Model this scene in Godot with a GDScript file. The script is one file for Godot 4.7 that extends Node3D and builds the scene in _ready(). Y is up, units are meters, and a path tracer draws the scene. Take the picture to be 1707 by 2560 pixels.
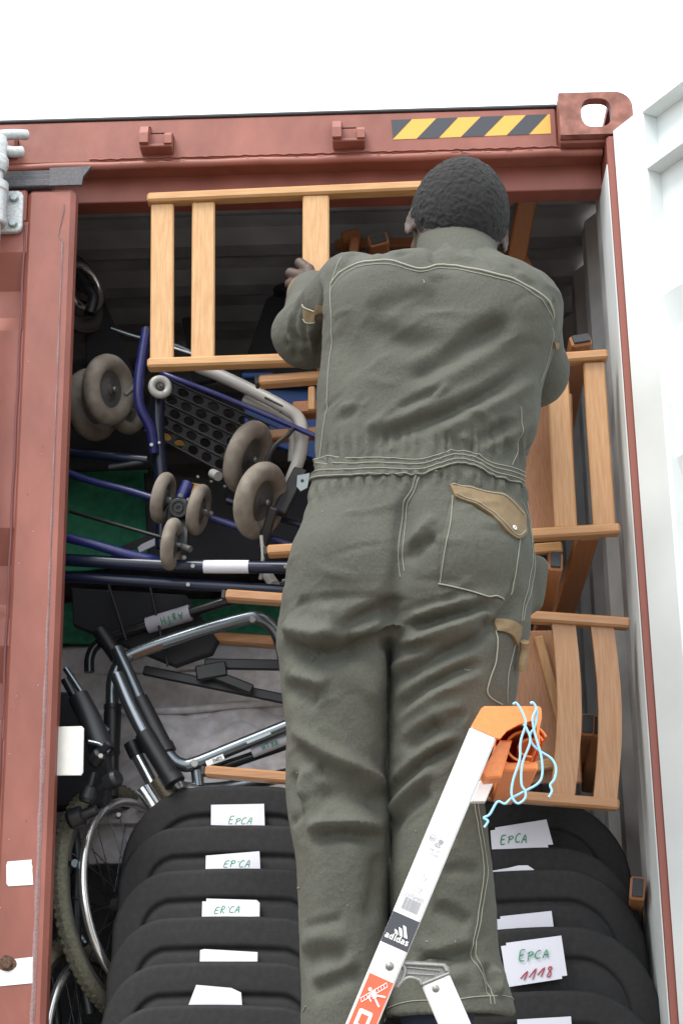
extends Node3D
# A worker in an olive coverall on a stepladder unloads a shipping container packed with benches, chairs and walking aids.
# Metres, y up. The container's door plane is z = 0, its inside is z < 0, the middle of its doorway is x = 0.

class MB:  # collects faces; every face is wound clockwise seen from outside
	var v := PackedVector3Array()
	var n := PackedVector3Array()
	var c := PackedColorArray()
	var idx := PackedInt32Array()
	var col := Color(1, 1, 1)
	func vert(p: Vector3, nn: Vector3) -> int:
		v.append(p); n.append(nn); c.append(col)
		return v.size() - 1
	func tri(a: Vector3, b: Vector3, d: Vector3, out := Vector3.ZERO) -> void:
		var nn := (d - a).cross(b - a).normalized()
		if out != Vector3.ZERO and nn.dot(out) < 0.0:
			var t := b
			b = d; d = t; nn = -nn
		var k := vert(a, nn)
		vert(b, nn); vert(d, nn)
		idx.append_array([k, k + 1, k + 2])
	func quad(a: Vector3, b: Vector3, d: Vector3, e: Vector3, out := Vector3.ZERO) -> void:
		var nn := (d - a).cross(b - a) + (e - a).cross(d - a)
		nn = nn.normalized()
		if out != Vector3.ZERO and nn.dot(out) < 0.0:
			var t := b
			b = e; e = t; nn = -nn
		var k := vert(a, nn)
		vert(b, nn); vert(d, nn); vert(e, nn)
		idx.append_array([k, k + 1, k + 2, k, k + 2, k + 3])
	func grid(pts: Array, nu: int, nv: int, flip := false) -> void:  # pts[j * nu + i], smooth
		var k := v.size()
		for j in nv:
			for i in nu:
				var du: Vector3 = pts[j * nu + mini(i + 1, nu - 1)] - pts[j * nu + maxi(i - 1, 0)]
				var dv: Vector3 = pts[mini(j + 1, nv - 1) * nu + i] - pts[maxi(j - 1, 0) * nu + i]
				var nn := dv.cross(du).normalized()
				vert(pts[j * nu + i], -nn if flip else nn)
		for j in nv - 1:
			for i in nu - 1:
				var a := k + j * nu + i
				var b := a + 1
				var d := a + nu + 1
				var e := a + nu
				if flip:
					idx.append_array([a, e, d, a, d, b])
				else:
					idx.append_array([a, b, d, a, d, e])
	func mesh(mat: Material) -> ArrayMesh:
		var a := []
		a.resize(Mesh.ARRAY_MAX)
		a[Mesh.ARRAY_VERTEX] = v
		a[Mesh.ARRAY_NORMAL] = n
		a[Mesh.ARRAY_COLOR] = c
		a[Mesh.ARRAY_INDEX] = idx
		var m := ArrayMesh.new()
		m.add_surface_from_arrays(Mesh.PRIMITIVE_TRIANGLES, a)
		m.surface_set_material(0, mat)
		return m

var used := {}
func numbered(called: String) -> String:
	used[called] = used.get(called, 0) + 1
	return called if used[called] == 1 else "%s_%03d" % [called, used[called] - 1]

func thing(called: String, label: String, category: String, group := "", at := Vector3.ZERO) -> Node3D:
	var o := Node3D.new()
	o.name = numbered(called)
	add_child(o)
	o.position = at
	tag(o, label, category, group)
	return o

func tag(o: Node, label: String, category: String, group := "") -> void:
	o.set_meta("label", label)
	o.set_meta("category", category)
	if group:
		o.set_meta("group", group)

func put(called: String, m: MB, mat: Material, parent: Node = self, label := "") -> MeshInstance3D:
	var o := MeshInstance3D.new()
	o.name = numbered(called) if parent == self else called
	o.mesh = m.mesh(mat)
	parent.add_child(o, true)
	if parent is Node3D and parent != self:
		o.position = -origin_of(parent)
	if label:
		o.set_meta("label", label)
	return o

func origin_of(n: Node) -> Vector3:  # parts are modelled in scene metres; a part sits at minus its thing's base
	var p := Vector3.ZERO
	while n is Node3D and n != self:
		p += (n as Node3D).position
		n = n.get_parent()
	return p

func group(called: String, parent: Node, label := "") -> Node3D:  # a part that has sub-parts
	var o := Node3D.new()
	o.name = called
	parent.add_child(o, true)
	if label:
		o.set_meta("label", label)
	return o

# ---- shapes
func box(m: MB, t: Transform3D, s: Vector3, bev := 0.002) -> MB:  # a box with chamfered edges
	var h := s * 0.5
	bev = minf(bev, minf(h.x, minf(h.y, h.z)) * 0.6)
	var k := h - Vector3.ONE * bev
	for ax in 3:
		var u := (ax + 1) % 3
		var w := (ax + 2) % 3
		for sg in [-1.0, 1.0]:
			var q := []
			for e in [[-1, -1], [1, -1], [1, 1], [-1, 1]]:
				var p := Vector3.ZERO
				p[ax] = sg * h[ax]; p[u] = e[0] * k[u]; p[w] = e[1] * k[w]
				q.append(t * p)
			var o := Vector3.ZERO
			o[ax] = sg
			m.quad(q[0], q[1], q[2], q[3], t.basis * o)
		for e in [[-1, -1], [1, -1], [1, 1], [-1, 1]]:
			var a := Vector3.ZERO
			a[u] = e[0] * h[u]; a[w] = e[1] * k[w]
			var b := Vector3.ZERO
			b[u] = e[0] * k[u]; b[w] = e[1] * h[w]
			var lo := Vector3.ZERO
			lo[ax] = k[ax]
			var o := Vector3.ZERO
			o[u] = e[0]; o[w] = e[1]
			m.quad(t * (a - lo), t * (a + lo), t * (b + lo), t * (b - lo), t.basis * o)
	for x in [-1, 1]:
		for y in [-1, 1]:
			for z in [-1, 1]:
				m.tri(t * Vector3(x * h.x, y * k.y, z * k.z), t * Vector3(x * k.x, y * h.y, z * k.z), t * Vector3(x * k.x, y * k.y, z * h.z), t.basis * Vector3(x, y, z))
	return m

func abox(lo: Vector3, hi: Vector3, bev := 0.002, m := MB.new()) -> MB:
	return box(m, Transform3D(Basis(), (lo + hi) * 0.5), (hi - lo).abs(), bev)

func bar(a: Vector3, b: Vector3, w: float, d: float, bev := 0.003, up := Vector3(0, 0, 1), m := MB.new()) -> MB:  # a beam from a to b; d is its size along up
	var x := (b - a).normalized()
	var z := (up - x * up.dot(x)).normalized()
	return box(m, Transform3D(Basis(x, z.cross(x), z), (a + b) * 0.5), Vector3(a.distance_to(b), w, d), bev)

func curve(p: Array, n := 6) -> Array:  # a smooth curve through the points
	var o := []
	for i in p.size() - 1:
		var a: Vector3 = p[maxi(i - 1, 0)]
		var b: Vector3 = p[i]
		var d: Vector3 = p[i + 1]
		var e: Vector3 = p[mini(i + 2, p.size() - 1)]
		for k in n:
			var t := float(k) / n
			o.append(0.5 * (2.0 * b + (d - a) * t + (2.0 * a - 5.0 * b + 4.0 * d - e) * t * t + (3.0 * b - a - 3.0 * d + e) * t * t * t))
	o.append(p[-1])
	return o

func tube(p: Array, r: float, m := MB.new(), seg := 12, r2 := -1.0) -> MB:
	var prev := Vector3.ZERO
	var k := m.v.size()
	for i in p.size():
		var d: Vector3 = (p[mini(i + 1, p.size() - 1)] - p[maxi(i - 1, 0)]).normalized()
		if i == 0:
			prev = d.cross(Vector3.UP if absf(d.y) < 0.9 else Vector3.RIGHT).normalized()
		prev = (prev - d * prev.dot(d)).normalized()
		var w := d.cross(prev)
		var rr := r if r2 < 0.0 else lerpf(r, r2, float(i) / (p.size() - 1))
		for s in seg:
			var a := TAU * s / seg
			var o := prev * cos(a) + w * sin(a)
			m.vert(p[i] + o * rr, o)
	for i in p.size() - 1:
		for s in seg:
			var a := k + i * seg + s
			var b := k + i * seg + (s + 1) % seg
			m.idx.append_array([a, b + seg, b, a, a + seg, b + seg])
	for e in 2:
		var i := 0 if e == 0 else p.size() - 1
		var d: Vector3 = (p[1] - p[0]).normalized() * -1.0 if e == 0 else (p[-1] - p[-2]).normalized()
		var q := m.vert(p[i] , d)
		for s in seg:
			m.vert(m.v[k + i * seg + s], d)
		for s in seg:
			var a := q + 1 + s
			var b := q + 1 + (s + 1) % seg
			m.idx.append_array([q, a, b] if e == 0 else [q, b, a])
	return m

func frame_of(at: Vector3, axis: Vector3, up := Vector3(0.02, 1, 0.03)) -> Transform3D:  # local y along the axis
	var y := axis.normalized()
	var x := up.cross(y).normalized()
	return Transform3D(Basis(x, y, x.cross(y)), at)

func lathe(t: Transform3D, prof: Array, m := MB.new(), seg := 32, smooth := false) -> MB:  # prof: Vector2(radius, height) going round so that outside is on the left
	for i in prof.size() - 1:
		var a: Vector2 = prof[i]
		var b: Vector2 = prof[i + 1]
		var e := (b - a).normalized()
		var n0 := Vector2(e.y, -e.x)
		var na := n0
		var nb := n0
		if smooth:
			var cl: bool = prof[0].is_equal_approx(prof[-1])
			if i > 0 or cl:
				var f: Vector2 = (a - prof[i - 1 if i > 0 else prof.size() - 2]).normalized()
				na = (n0 + Vector2(f.y, -f.x)).normalized()
			if i < prof.size() - 2 or cl:
				var f: Vector2 = (prof[i + 2 if i < prof.size() - 2 else 1] - b).normalized()
				nb = (n0 + Vector2(f.y, -f.x)).normalized()
		var k := m.v.size()
		for s in seg + 1:
			var an := TAU * s / seg
			var o := Vector3(cos(an), 0, sin(an))
			m.vert(t * (o * a.x + Vector3(0, a.y, 0)), t.basis * (o * na.x + Vector3(0, na.y, 0)))
			m.vert(t * (o * b.x + Vector3(0, b.y, 0)), t.basis * (o * nb.x + Vector3(0, nb.y, 0)))
		for s in seg:
			var q := k + s * 2
			m.idx.append_array([q, q + 2, q + 3, q, q + 3, q + 1])
	return m

func ring(t: Transform3D, big: float, r: float, m := MB.new(), seg := 40, rs := 12, squash := 1.0) -> MB:
	var p := []
	for i in rs + 1:
		var a := TAU * i / rs
		p.append(Vector2(big + r * cos(a), r * squash * sin(a)))
	return lathe(t, p, m, seg, true)

func rod(a: Vector3, b: Vector3, r: float, m := MB.new(), seg := 12) -> MB:
	return tube([a, b], r, m, seg)

func bolt(at: Vector3, axis: Vector3, r: float, h: float, m := MB.new(), seg := 6) -> MB:
	return lathe(frame_of(at, axis), [Vector2(r, 0), Vector2(r, h * 0.75), Vector2(r * 0.82, h), Vector2(0.0001, h)], m, seg)

func slab(poly: Array, t: Transform3D, depth: float, m := MB.new(), bev := 0.0) -> MB:  # a flat outline (x, y) given a thickness: front at local z = 0, back at -depth
	var p := PackedVector2Array(poly)
	if not Geometry2D.is_polygon_clockwise(p):
		p.reverse()
	var ins := p
	if bev > 0.0:
		var f := Geometry2D.offset_polygon(p, -bev)
		if f.size() == 1 and f[0].size() == p.size():
			ins = f[0]
			if not Geometry2D.is_polygon_clockwise(ins):
				ins.reverse()
			var best := 0
			for i in ins.size():
				if ins[i].distance_to(p[0]) < ins[best].distance_to(p[0]):
					best = i
			var turned := PackedVector2Array()
			for i in ins.size():
				turned.append(ins[(best + i) % ins.size()])
			ins = turned
	var ix := Geometry2D.triangulate_polygon(ins)
	for i in range(0, ix.size(), 3):
		var a := ins[ix[i]]
		var b := ins[ix[i + 1]]
		var d := ins[ix[i + 2]]
		m.tri(t * Vector3(a.x, a.y, 0), t * Vector3(b.x, b.y, 0), t * Vector3(d.x, d.y, 0), t.basis.z)
		m.tri(t * Vector3(a.x, a.y, -depth), t * Vector3(b.x, b.y, -depth), t * Vector3(d.x, d.y, -depth), -t.basis.z)
	for i in p.size():
		var j := (i + 1) % p.size()
		var o := Vector3(p[i].y - p[j].y, p[j].x - p[i].x, 0)
		if ins != p:
			m.quad(t * Vector3(ins[i].x, ins[i].y, 0), t * Vector3(ins[j].x, ins[j].y, 0), t * Vector3(p[j].x, p[j].y, -bev), t * Vector3(p[i].x, p[i].y, -bev), t.basis * (o.normalized() + Vector3(0, 0, 1)))
		m.quad(t * Vector3(p[i].x, p[i].y, -bev), t * Vector3(p[j].x, p[j].y, -bev), t * Vector3(p[j].x, p[j].y, -depth), t * Vector3(p[i].x, p[i].y, -depth), t.basis * o)
	return m

func plate(p: Array, thick: float, m := MB.new(), bev := 0.0) -> MB:  # a flat sheet through points that lie roughly on a plane facing +z
	var t := facing(p)
	var q := []
	for a in p:
		var l: Vector3 = t.affine_inverse() * a
		q.append(Vector2(l.x, l.y))
	return slab(q, t, thick, m, bev)

func facing(p: Array) -> Transform3D:
	var mid := Vector3.ZERO
	var nn := Vector3.ZERO
	for i in p.size():
		mid += p[i] / p.size()
		nn += p[i].cross(p[(i + 1) % p.size()])
	nn = nn.normalized()
	if nn.z < 0.0:
		nn = -nn
	var x := (Vector3.RIGHT - nn * nn.x).normalized()
	return Transform3D(Basis(x, nn.cross(x), nn), mid)

func words(text: String, t: Transform3D, height: float, mat: Material, parent: Node, called := "lettering", font_name := "Droid Sans", bold := false) -> MeshInstance3D:
	var tm := TextMesh.new()
	var f := SystemFont.new()
	f.font_names = PackedStringArray([font_name])
	if bold:
		f.font_weight = 700
	tm.font = f
	tm.text = text
	tm.font_size = 32
	tm.pixel_size = height / 23.0
	tm.depth = 0.0004 / 1.0
	tm.material = mat
	var o := MeshInstance3D.new()
	o.name = called
	o.mesh = tm
	parent.add_child(o, true)
	o.transform = Transform3D(t.basis, t.origin - origin_of(parent))
	return o

# ---- materials
var noise_bank := {}
func noise(freq: float, seed_: int, lo: float, hi: float, normal := false, strength := 4.0, fractal := 4, warm := 0.0, kind := FastNoiseLite.TYPE_SIMPLEX_SMOOTH) -> NoiseTexture2D:
	var key := [freq, seed_, lo, hi, normal, strength, fractal, warm, kind]
	if noise_bank.has(key):
		return noise_bank[key]
	var nz := FastNoiseLite.new()
	nz.noise_type = kind
	nz.frequency = freq
	nz.seed = seed_
	nz.fractal_octaves = fractal
	var t := NoiseTexture2D.new()
	t.width = 512; t.height = 512
	t.seamless = true
	t.noise = nz
	if normal:
		t.as_normal_map = true
		t.bump_strength = strength
	else:
		var g := Gradient.new()
		g.set_color(0, Color(lo, lo * (1.0 - warm * 0.5), lo * (1.0 - warm)))
		g.set_color(1, Color(hi, hi, hi))
		t.color_ramp = g
	noise_bank[key] = t
	return t

func paint(linear: Color, rough := 0.6, metal := 0.0, tex: Texture2D = null, scale := Vector3.ONE, bump: Texture2D = null, bump_scale := 0.5, vcol := false) -> StandardMaterial3D:
	var m := StandardMaterial3D.new()
	m.albedo_color = linear.linear_to_srgb()
	m.roughness = rough
	m.metallic = metal
	m.vertex_color_use_as_albedo = vcol
	if tex:
		m.albedo_texture = tex
	if bump:
		m.normal_enabled = true
		m.normal_texture = bump
		m.normal_scale = bump_scale
	if tex or bump:
		m.uv1_triplanar = true
		m.uv1_scale = scale
	return m

func hash1(x: float) -> float:
	return fposmod(sin(x * 127.1 + 11.7) * 43758.5453, 1.0)

# ---- surfaces round a field of distances
func net(lo: Vector3, hi: Vector3, cell: float, f: Callable, m: MB, bend = null) -> MB:
	var nx := int((hi.x - lo.x) / cell) + 2
	var ny := int((hi.y - lo.y) / cell) + 2
	var nz := int((hi.z - lo.z) / cell) + 2
	var B := 4
	nx = (nx / B + 1) * B + 1; ny = (ny / B + 1) * B + 1; nz = (nz / B + 1) * B + 1
	var val := PackedFloat32Array()
	val.resize(nx * ny * nz)
	val.fill(INF)
	var at := PackedInt32Array()
	at.resize(nx * ny * nz)
	at.fill(-1)
	var sy := nx
	var sz := nx * ny
	var blocks := []
	var reach := cell * B * 0.87 * 1.5 + 0.004
	for bz in range(0, nz - 1, B):
		for by in range(0, ny - 1, B):
			for bx in range(0, nx - 1, B):
				var mid := lo + Vector3(bx + B * 0.5, by + B * 0.5, bz + B * 0.5) * cell
				if absf(f.call(mid)) > reach:
					continue
				blocks.append([bx, by, bz])
				for z in range(bz, bz + B + 1):
					for y in range(by, by + B + 1):
						for x in range(bx, bx + B + 1):
							var k := x + y * sy + z * sz
							if val[k] == INF:
								val[k] = f.call(lo + Vector3(x, y, z) * cell)
	var cs := [0, 1, sy, sy + 1, sz, sz + 1, sz + sy, sz + sy + 1]
	var co := [Vector3(0, 0, 0), Vector3(1, 0, 0), Vector3(0, 1, 0), Vector3(1, 1, 0), Vector3(0, 0, 1), Vector3(1, 0, 1), Vector3(0, 1, 1), Vector3(1, 1, 1)]
	var ed := [[0, 1], [2, 3], [4, 5], [6, 7], [0, 2], [1, 3], [4, 6], [5, 7], [0, 4], [1, 5], [2, 6], [3, 7]]
	var base := m.v.size()
	for b in blocks:
		for z in range(b[2], b[2] + B):
			for y in range(b[1], b[1] + B):
				for x in range(b[0], b[0] + B):
					var k: int = x + y * sy + z * sz
					var neg := 0
					for q in 8:
						if val[k + cs[q]] < 0.0:
							neg += 1
					if neg == 0 or neg == 8:
						continue
					var sum := Vector3.ZERO
					var cnt := 0
					for e in ed:
						var a := val[k + cs[e[0]]]
						var d := val[k + cs[e[1]]]
						if (a < 0.0) != (d < 0.0):
							sum += co[e[0]].lerp(co[e[1]], a / (a - d))
							cnt += 1
					at[k] = m.vert(lo + (Vector3(x, y, z) + sum / cnt) * cell, Vector3.ZERO)
	for b in blocks:
		for z in range(b[2], b[2] + B):
			for y in range(b[1], b[1] + B):
				for x in range(b[0], b[0] + B):
					var k: int = x + y * sy + z * sz
					var a := val[k]
					for ax in 3:
						var s1: int = [1, sy, sz][ax]
						if (a < 0.0) == (val[k + s1] < 0.0) or val[k + s1] == INF:
							continue
						var u: int = [sy, sz, 1][ax]
						var w: int = [sz, 1, sy][ax]
						if k - u - w < 0:
							continue
						var q := [at[k], at[k - u], at[k - u - w], at[k - w]]
						if q.min() < 0:
							continue
						if a >= 0.0:
							m.idx.append_array([q[0], q[1], q[2], q[0], q[2], q[3]])
						else:
							m.idx.append_array([q[0], q[2], q[1], q[0], q[3], q[2]])
	normals(m, base)
	if bend != null:
		for i in range(base, m.v.size()):
			m.v[i] += m.n[i] * bend.call(m.v[i])
		normals(m, base)
	return m

func normals(m: MB, from := 0) -> void:
	for i in range(from, m.v.size()):
		m.n[i] = Vector3.ZERO
	for i in range(0, m.idx.size(), 3):
		var a := m.idx[i]
		if a < from:
			continue
		var b := m.idx[i + 1]
		var d := m.idx[i + 2]
		var nn := (m.v[d] - m.v[a]).cross(m.v[b] - m.v[a])
		m.n[a] += nn; m.n[b] += nn; m.n[d] += nn
	for i in range(from, m.v.size()):
		m.n[i] = m.n[i].normalized()

func smin(a: float, b: float, k: float) -> float:
	var h := clampf(0.5 + 0.5 * (b - a) / k, 0.0, 1.0)
	return lerpf(b, a, h) - k * h * (1.0 - h)

func cone(p: Vector3, a: Vector3, ra: float, b: Vector3, rb: float) -> float:
	var ab := b - a
	var t := clampf((p - a).dot(ab) / ab.length_squared(), 0.0, 1.0)
	return p.distance_to(a + ab * t) - lerpf(ra, rb, t)

func egg(p: Vector3, mid: Vector3, r: Vector3) -> float:
	var q := (p - mid) / r
	var l := q.length()
	return (l - 1.0) * minf(r.x, minf(r.y, r.z)) if l > 0.0001 else -0.05
# ---- the person's clothes: where the cloth stands, as sections (height, x, z, half width, half depth) and limbs
const TORSO := [[2.3253,0.6854,0.4900,0.1973,0.1100],[2.3867,0.6930,0.4900,0.2106,0.1300],[2.4647,0.7050,0.4900,0.2101,0.1350],[2.5440,0.7122,0.4900,0.1985,0.1300],[2.6020,0.7170,0.4850,0.1907,0.1240],[2.6526,0.7247,0.4800,0.1843,0.1180],[2.7121,0.7359,0.4750,0.1974,0.1240],[2.7999,0.7467,0.4650,0.2044,0.1330],[2.8897,0.7605,0.4550,0.2089,0.1380],[2.9792,0.7716,0.4500,0.2078,0.1300],[3.0195,0.7708,0.4400,0.1890,0.1180],[3.0447,0.7680,0.4400,0.1646,0.1000],[3.0643,0.7727,0.4400,0.1283,0.0750]]
const LEG_A := [[1.6324,0.5713,0.4600,0.0642,0.0950],[1.7738,0.5737,0.4650,0.0686,0.0950],[1.8772,0.5769,0.4700,0.0715,0.0960],[1.9465,0.5765,0.4800,0.0757,0.0980],[2.0179,0.5737,0.4800,0.0839,0.1000],[2.0914,0.5678,0.4750,0.0851,0.1020],[2.1642,0.5705,0.4800,0.0864,0.1050],[2.2379,0.5691,0.4850,0.0895,0.1120],[2.3127,0.5674,0.4900,0.0938,0.1200],[2.3509,0.5706,0.4900,0.0930,0.1220],[2.4051,0.5748,0.4900,0.0864,0.1000]]
const LEG_B := [[1.7145,0.7448,0.4650,0.1046,0.1100],[1.7606,0.7429,0.4650,0.0960,0.1050],[1.8052,0.7406,0.4650,0.0883,0.1000],[1.8742,0.7396,0.4700,0.0870,0.0980],[1.9435,0.7367,0.4800,0.0838,0.0980],[2.0147,0.7384,0.4800,0.0780,0.1000],[2.0880,0.7319,0.4750,0.0784,0.1020],[2.1603,0.7503,0.4800,0.0943,0.1080],[2.2336,0.7674,0.4850,0.1089,0.1160],[2.3080,0.7740,0.4900,0.1122,0.1250],[2.3461,0.7817,0.4900,0.1145,0.1250],[2.4001,0.7867,0.4900,0.1069,0.1000]]
const LIMBS := [[0.6096,3.0177,0.4500,0.0670,0.5180,2.9942,0.3000,0.0600],[0.5180,2.9942,0.3000,0.0600,0.5199,3.1934,0.0700,0.0460],[0.9285,2.9658,0.4500,0.0660,0.9557,2.9152,0.2700,0.0600],[0.9557,2.9152,0.2700,0.0600,0.9230,3.1076,0.0400,0.0460],[0.8140,3.0543,0.4250,0.0800,0.8010,3.0875,0.4100,0.0560],[0.9253,2.4653,0.4700,0.0180,0.9143,2.3987,0.4700,0.0160]]
const SWELLS := [[0.5972,2.4416,0.5500,0.0900],[0.7847,2.4525,0.5500,0.0900],[0.6742,2.9412,0.5000,0.1000],[0.8711,2.9268,0.5000,0.1000]]

var M := {}

func _ready() -> void:
	var cam := Camera3D.new()
	cam.name = "camera"
	cam.position = Vector3(0.6511, 1.6, 3.3897)
	cam.rotation = Vector3(0.32164, 0.02311, -0.01668)
	cam.fov = 32.79
	cam.near = 0.05
	cam.far = 900.0
	add_child(cam)
	cam.current = true
	var sky := ProceduralSkyMaterial.new()  # a bright, even overcast
	sky.sky_top_color = Color(0.95, 0.975, 1.0)
	sky.sky_horizon_color = Color(0.97, 0.985, 1.0)
	sky.sky_curve = 0.2
	sky.sky_energy_multiplier = 1.0
	sky.ground_bottom_color = Color(0.5, 0.47, 0.42)
	sky.ground_horizon_color = Color(0.7, 0.69, 0.66)
	sky.ground_energy_multiplier = 0.8
	sky.sun_angle_max = 1.0
	var env := Environment.new()
	env.background_mode = Environment.BG_SKY
	env.sky = Sky.new()
	env.sky.sky_material = sky
	env.background_energy_multiplier = 0.92
	env.tonemap_mode = Environment.TONE_MAPPER_LINEAR
	env.tonemap_exposure = 2.8
	env.sdfgi_enabled = true
	env.ssao_enabled = true
	env.ssil_enabled = true
	var we := WorldEnvironment.new()
	we.name = "world_environment"
	we.environment = env
	add_child(we)
	var sun := DirectionalLight3D.new()
	sun.name = "sun"
	sun.light_energy = 0.5
	sun.light_color = Color(1.0, 0.985, 0.96)
	sun.light_angular_distance = 28.0
	sun.shadow_enabled = true
	sun.rotation_degrees = Vector3(-58, -38, 0)
	add_child(sun)
	make_materials()
	ground()
	container()
	benches()
	chair_stacks()
	bedding()
	walkers()
	wheelchairs()
	stepladder()
	person()

func make_materials() -> void:
	var mott := noise(0.012, 3, 0.86, 1.0)
	var fine := noise(0.08, 5, 0.0, 1.0, true, 3.0)
	M.chip = paint(Color(0.50, 0.34, 0.32), 0.7)
	M.post_edge = paint(Color(0.24, 0.07, 0.05), 0.5)
	M.red_dark = paint(Color(0.16, 0.05, 0.05), 0.6)
	M.gasket = paint(Color(0.10, 0.10, 0.115), 0.7, 0.0, noise(0.04, 13, 0.7, 1.0), Vector3.ONE * 5.0)
	M.card = paint(Color(0.66, 0.66, 0.63), 0.5, 0.0, noise(0.02, 17, 0.95, 1.0), Vector3.ONE * 5.0)
	M.casting_red = paint(Color(0.31, 0.125, 0.10), 0.6, 0.0, noise(0.012, 18, 0.68, 1.0, false, 4, 6, 0.2), Vector3.ONE * 4.0)
	M.red = paint(Color(0.27, 0.088, 0.066), 0.5, 0.0, noise(0.012, 7, 0.84, 1.0, false, 4.0, 6, 0.06), Vector3(1.3, 0.55, 1.3), noise(0.03, 8, 0, 1, true, 1.2), 0.25)
	M.white = paint(Color(0.72, 0.77, 0.78), 0.5, 0.0, noise(0.008, 9, 0.93, 1.0), Vector3.ONE * 0.8)
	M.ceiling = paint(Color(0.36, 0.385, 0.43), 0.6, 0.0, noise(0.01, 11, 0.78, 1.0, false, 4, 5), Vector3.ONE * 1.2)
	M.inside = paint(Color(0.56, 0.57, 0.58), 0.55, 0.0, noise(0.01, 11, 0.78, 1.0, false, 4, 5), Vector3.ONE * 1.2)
	M.galv = paint(Color(0.60, 0.63, 0.64), 0.5, 0.35, noise(0.05, 12, 0.75, 1.0), Vector3.ONE * 4.0)
	M.steel = paint(Color(0.32, 0.36, 0.37), 0.4, 0.6)
	M.screw = paint(Color(0.24, 0.24, 0.235), 0.42, 0.8)
	M.rubber = paint(Color(0.055, 0.058, 0.066), 0.6)
	M.seal = paint(Color(0.33, 0.21, 0.21), 0.8, 0.0, noise(0.06, 14, 0.7, 1.0), Vector3.ONE * 6.0)
	M.rust = paint(Color(0.17, 0.09, 0.055), 0.85, 0.0, noise(0.05, 15, 0.5, 1.0), Vector3.ONE * 8.0)
	M.yellow = paint(Color(0.60, 0.34, 0.055), 0.45)
	M.ink = paint(Color(0.028, 0.032, 0.042), 0.4)
	M.paper = paint(Color(0.60, 0.61, 0.69), 0.8)
	M.sticker = paint(Color(0.72, 0.75, 0.76), 0.5, 0.0, noise(0.03, 16, 0.97, 1.0), Vector3.ONE * 5.0)
	M.green_ink = paint(Color(0.02, 0.25, 0.12), 0.7)
	M.red_ink = paint(Color(0.36, 0.03, 0.05), 0.7)
	var grain := noise(0.03, 21, 0.90, 1.0, false, 4, 4, 0.16)
	var gb := noise(0.05, 22, 0, 1, true, 2.0)
	M.wood_x = paint(Color(0.50, 0.305, 0.145), 0.42, 0.0, grain, Vector3(0.6, 9, 9), gb, 0.25)
	M.wood_x1 = tinted(M.wood_x, Color(0.95, 0.915, 0.90))
	M.wood_x2 = tinted(M.wood_x, Color(0.90, 0.86, 0.88))
	M.wood_y = paint(Color(0.53, 0.335, 0.165), 0.42, 0.0, grain, Vector3(9, 0.6, 9), gb, 0.25)
	M.wood_y1 = tinted(M.wood_y, Color(0.95, 0.915, 0.90))
	M.wood_y2 = tinted(M.wood_y, Color(0.90, 0.86, 0.88))
	M.wood_z = paint(Color(0.36, 0.17, 0.08), 0.45, 0.0, grain, Vector3(9, 9, 0.6), gb, 0.25)
	M.wood_z1 = tinted(M.wood_z, Color(0.95, 0.915, 0.90))
	M.wood_z2 = tinted(M.wood_z, Color(0.90, 0.86, 0.88))
	M.ply = paint(Color(0.40, 0.21, 0.115), 0.5, 0.0, grain, Vector3(10, 1.4, 10), gb, 0.2)
	M.foot = paint(Color(0.06, 0.065, 0.075), 0.85, 0.0, noise(0.07, 24, 0.6, 1.0), Vector3.ONE * 8.0)
	M.shell = paint(Color(0.0135, 0.014, 0.0165), 0.78, 0.0, noise(0.025, 25, 0.6, 1.0, false, 4, 6), Vector3.ONE * 4.0, fine, 0.12)
	M.blue = paint(Color(0.022, 0.026, 0.16), 0.3, 0.0, noise(0.03, 26, 0.7, 1.0), Vector3.ONE * 4.0)
	M.navy = paint(Color(0.008, 0.013, 0.035), 0.3)
	M.blue_dark = paint(Color(0.02, 0.024, 0.11), 0.35)
	M.black_gloss = paint(Color(0.02, 0.022, 0.026), 0.25, 0.3)
	M.chrome_dim = paint(Color(0.24, 0.26, 0.285), 0.26, 0.88)
	M.brass = paint(Color(0.26, 0.22, 0.16), 0.45, 0.6, noise(0.05, 42, 0.5, 1.0), Vector3.ONE * 8.0)
	M.paper_dim = paint(Color(0.42, 0.42, 0.50), 0.85)
	M.tyre_pale = paint(Color(0.34, 0.31, 0.22), 0.8, 0.0, noise(0.04, 28, 0.6, 1.0), Vector3.ONE * 5.0)
	M.tyre_dark = paint(Color(0.06, 0.055, 0.05), 0.8)
	M.ink_gloss = paint(Color(0.03, 0.033, 0.042), 0.22)
	M.white_print = paint(Color(0.82, 0.82, 0.84), 0.5)
	M.grey_print = paint(Color(0.25, 0.25, 0.27), 0.6)
	M.black = paint(Color(0.012, 0.013, 0.016), 0.45)
	M.cloth_black = paint(Color(0.014, 0.015, 0.019), 0.9, 0.0, null, Vector3.ONE * 8.0, fine, 0.4)
	M.tyre = paint(Color(0.25, 0.23, 0.205), 0.75, 0.0, noise(0.012, 27, 0.7, 1.0, false, 4, 5, 0.15), Vector3.ONE * 4.0, fine, 0.15)
	M.tyre_green = paint(Color(0.20, 0.195, 0.14), 0.8, 0.0, noise(0.04, 28, 0.6, 1.0), Vector3.ONE * 5.0, fine, 0.4)
	M.hub = paint(Color(0.065, 0.062, 0.06), 0.65)
	M.chrome = paint(Color(0.66, 0.68, 0.70), 0.24, 0.95)
	M.dark_chrome = paint(Color(0.15, 0.175, 0.195), 0.27, 0.85)
	M.grey_tube = paint(Color(0.40, 0.395, 0.38), 0.4, 0.1)
	M.green = paint(Color(0.02, 0.20, 0.105), 0.85, 0.0, noise(0.02, 30, 0.7, 1.0), Vector3.ONE * 3.0)
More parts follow.
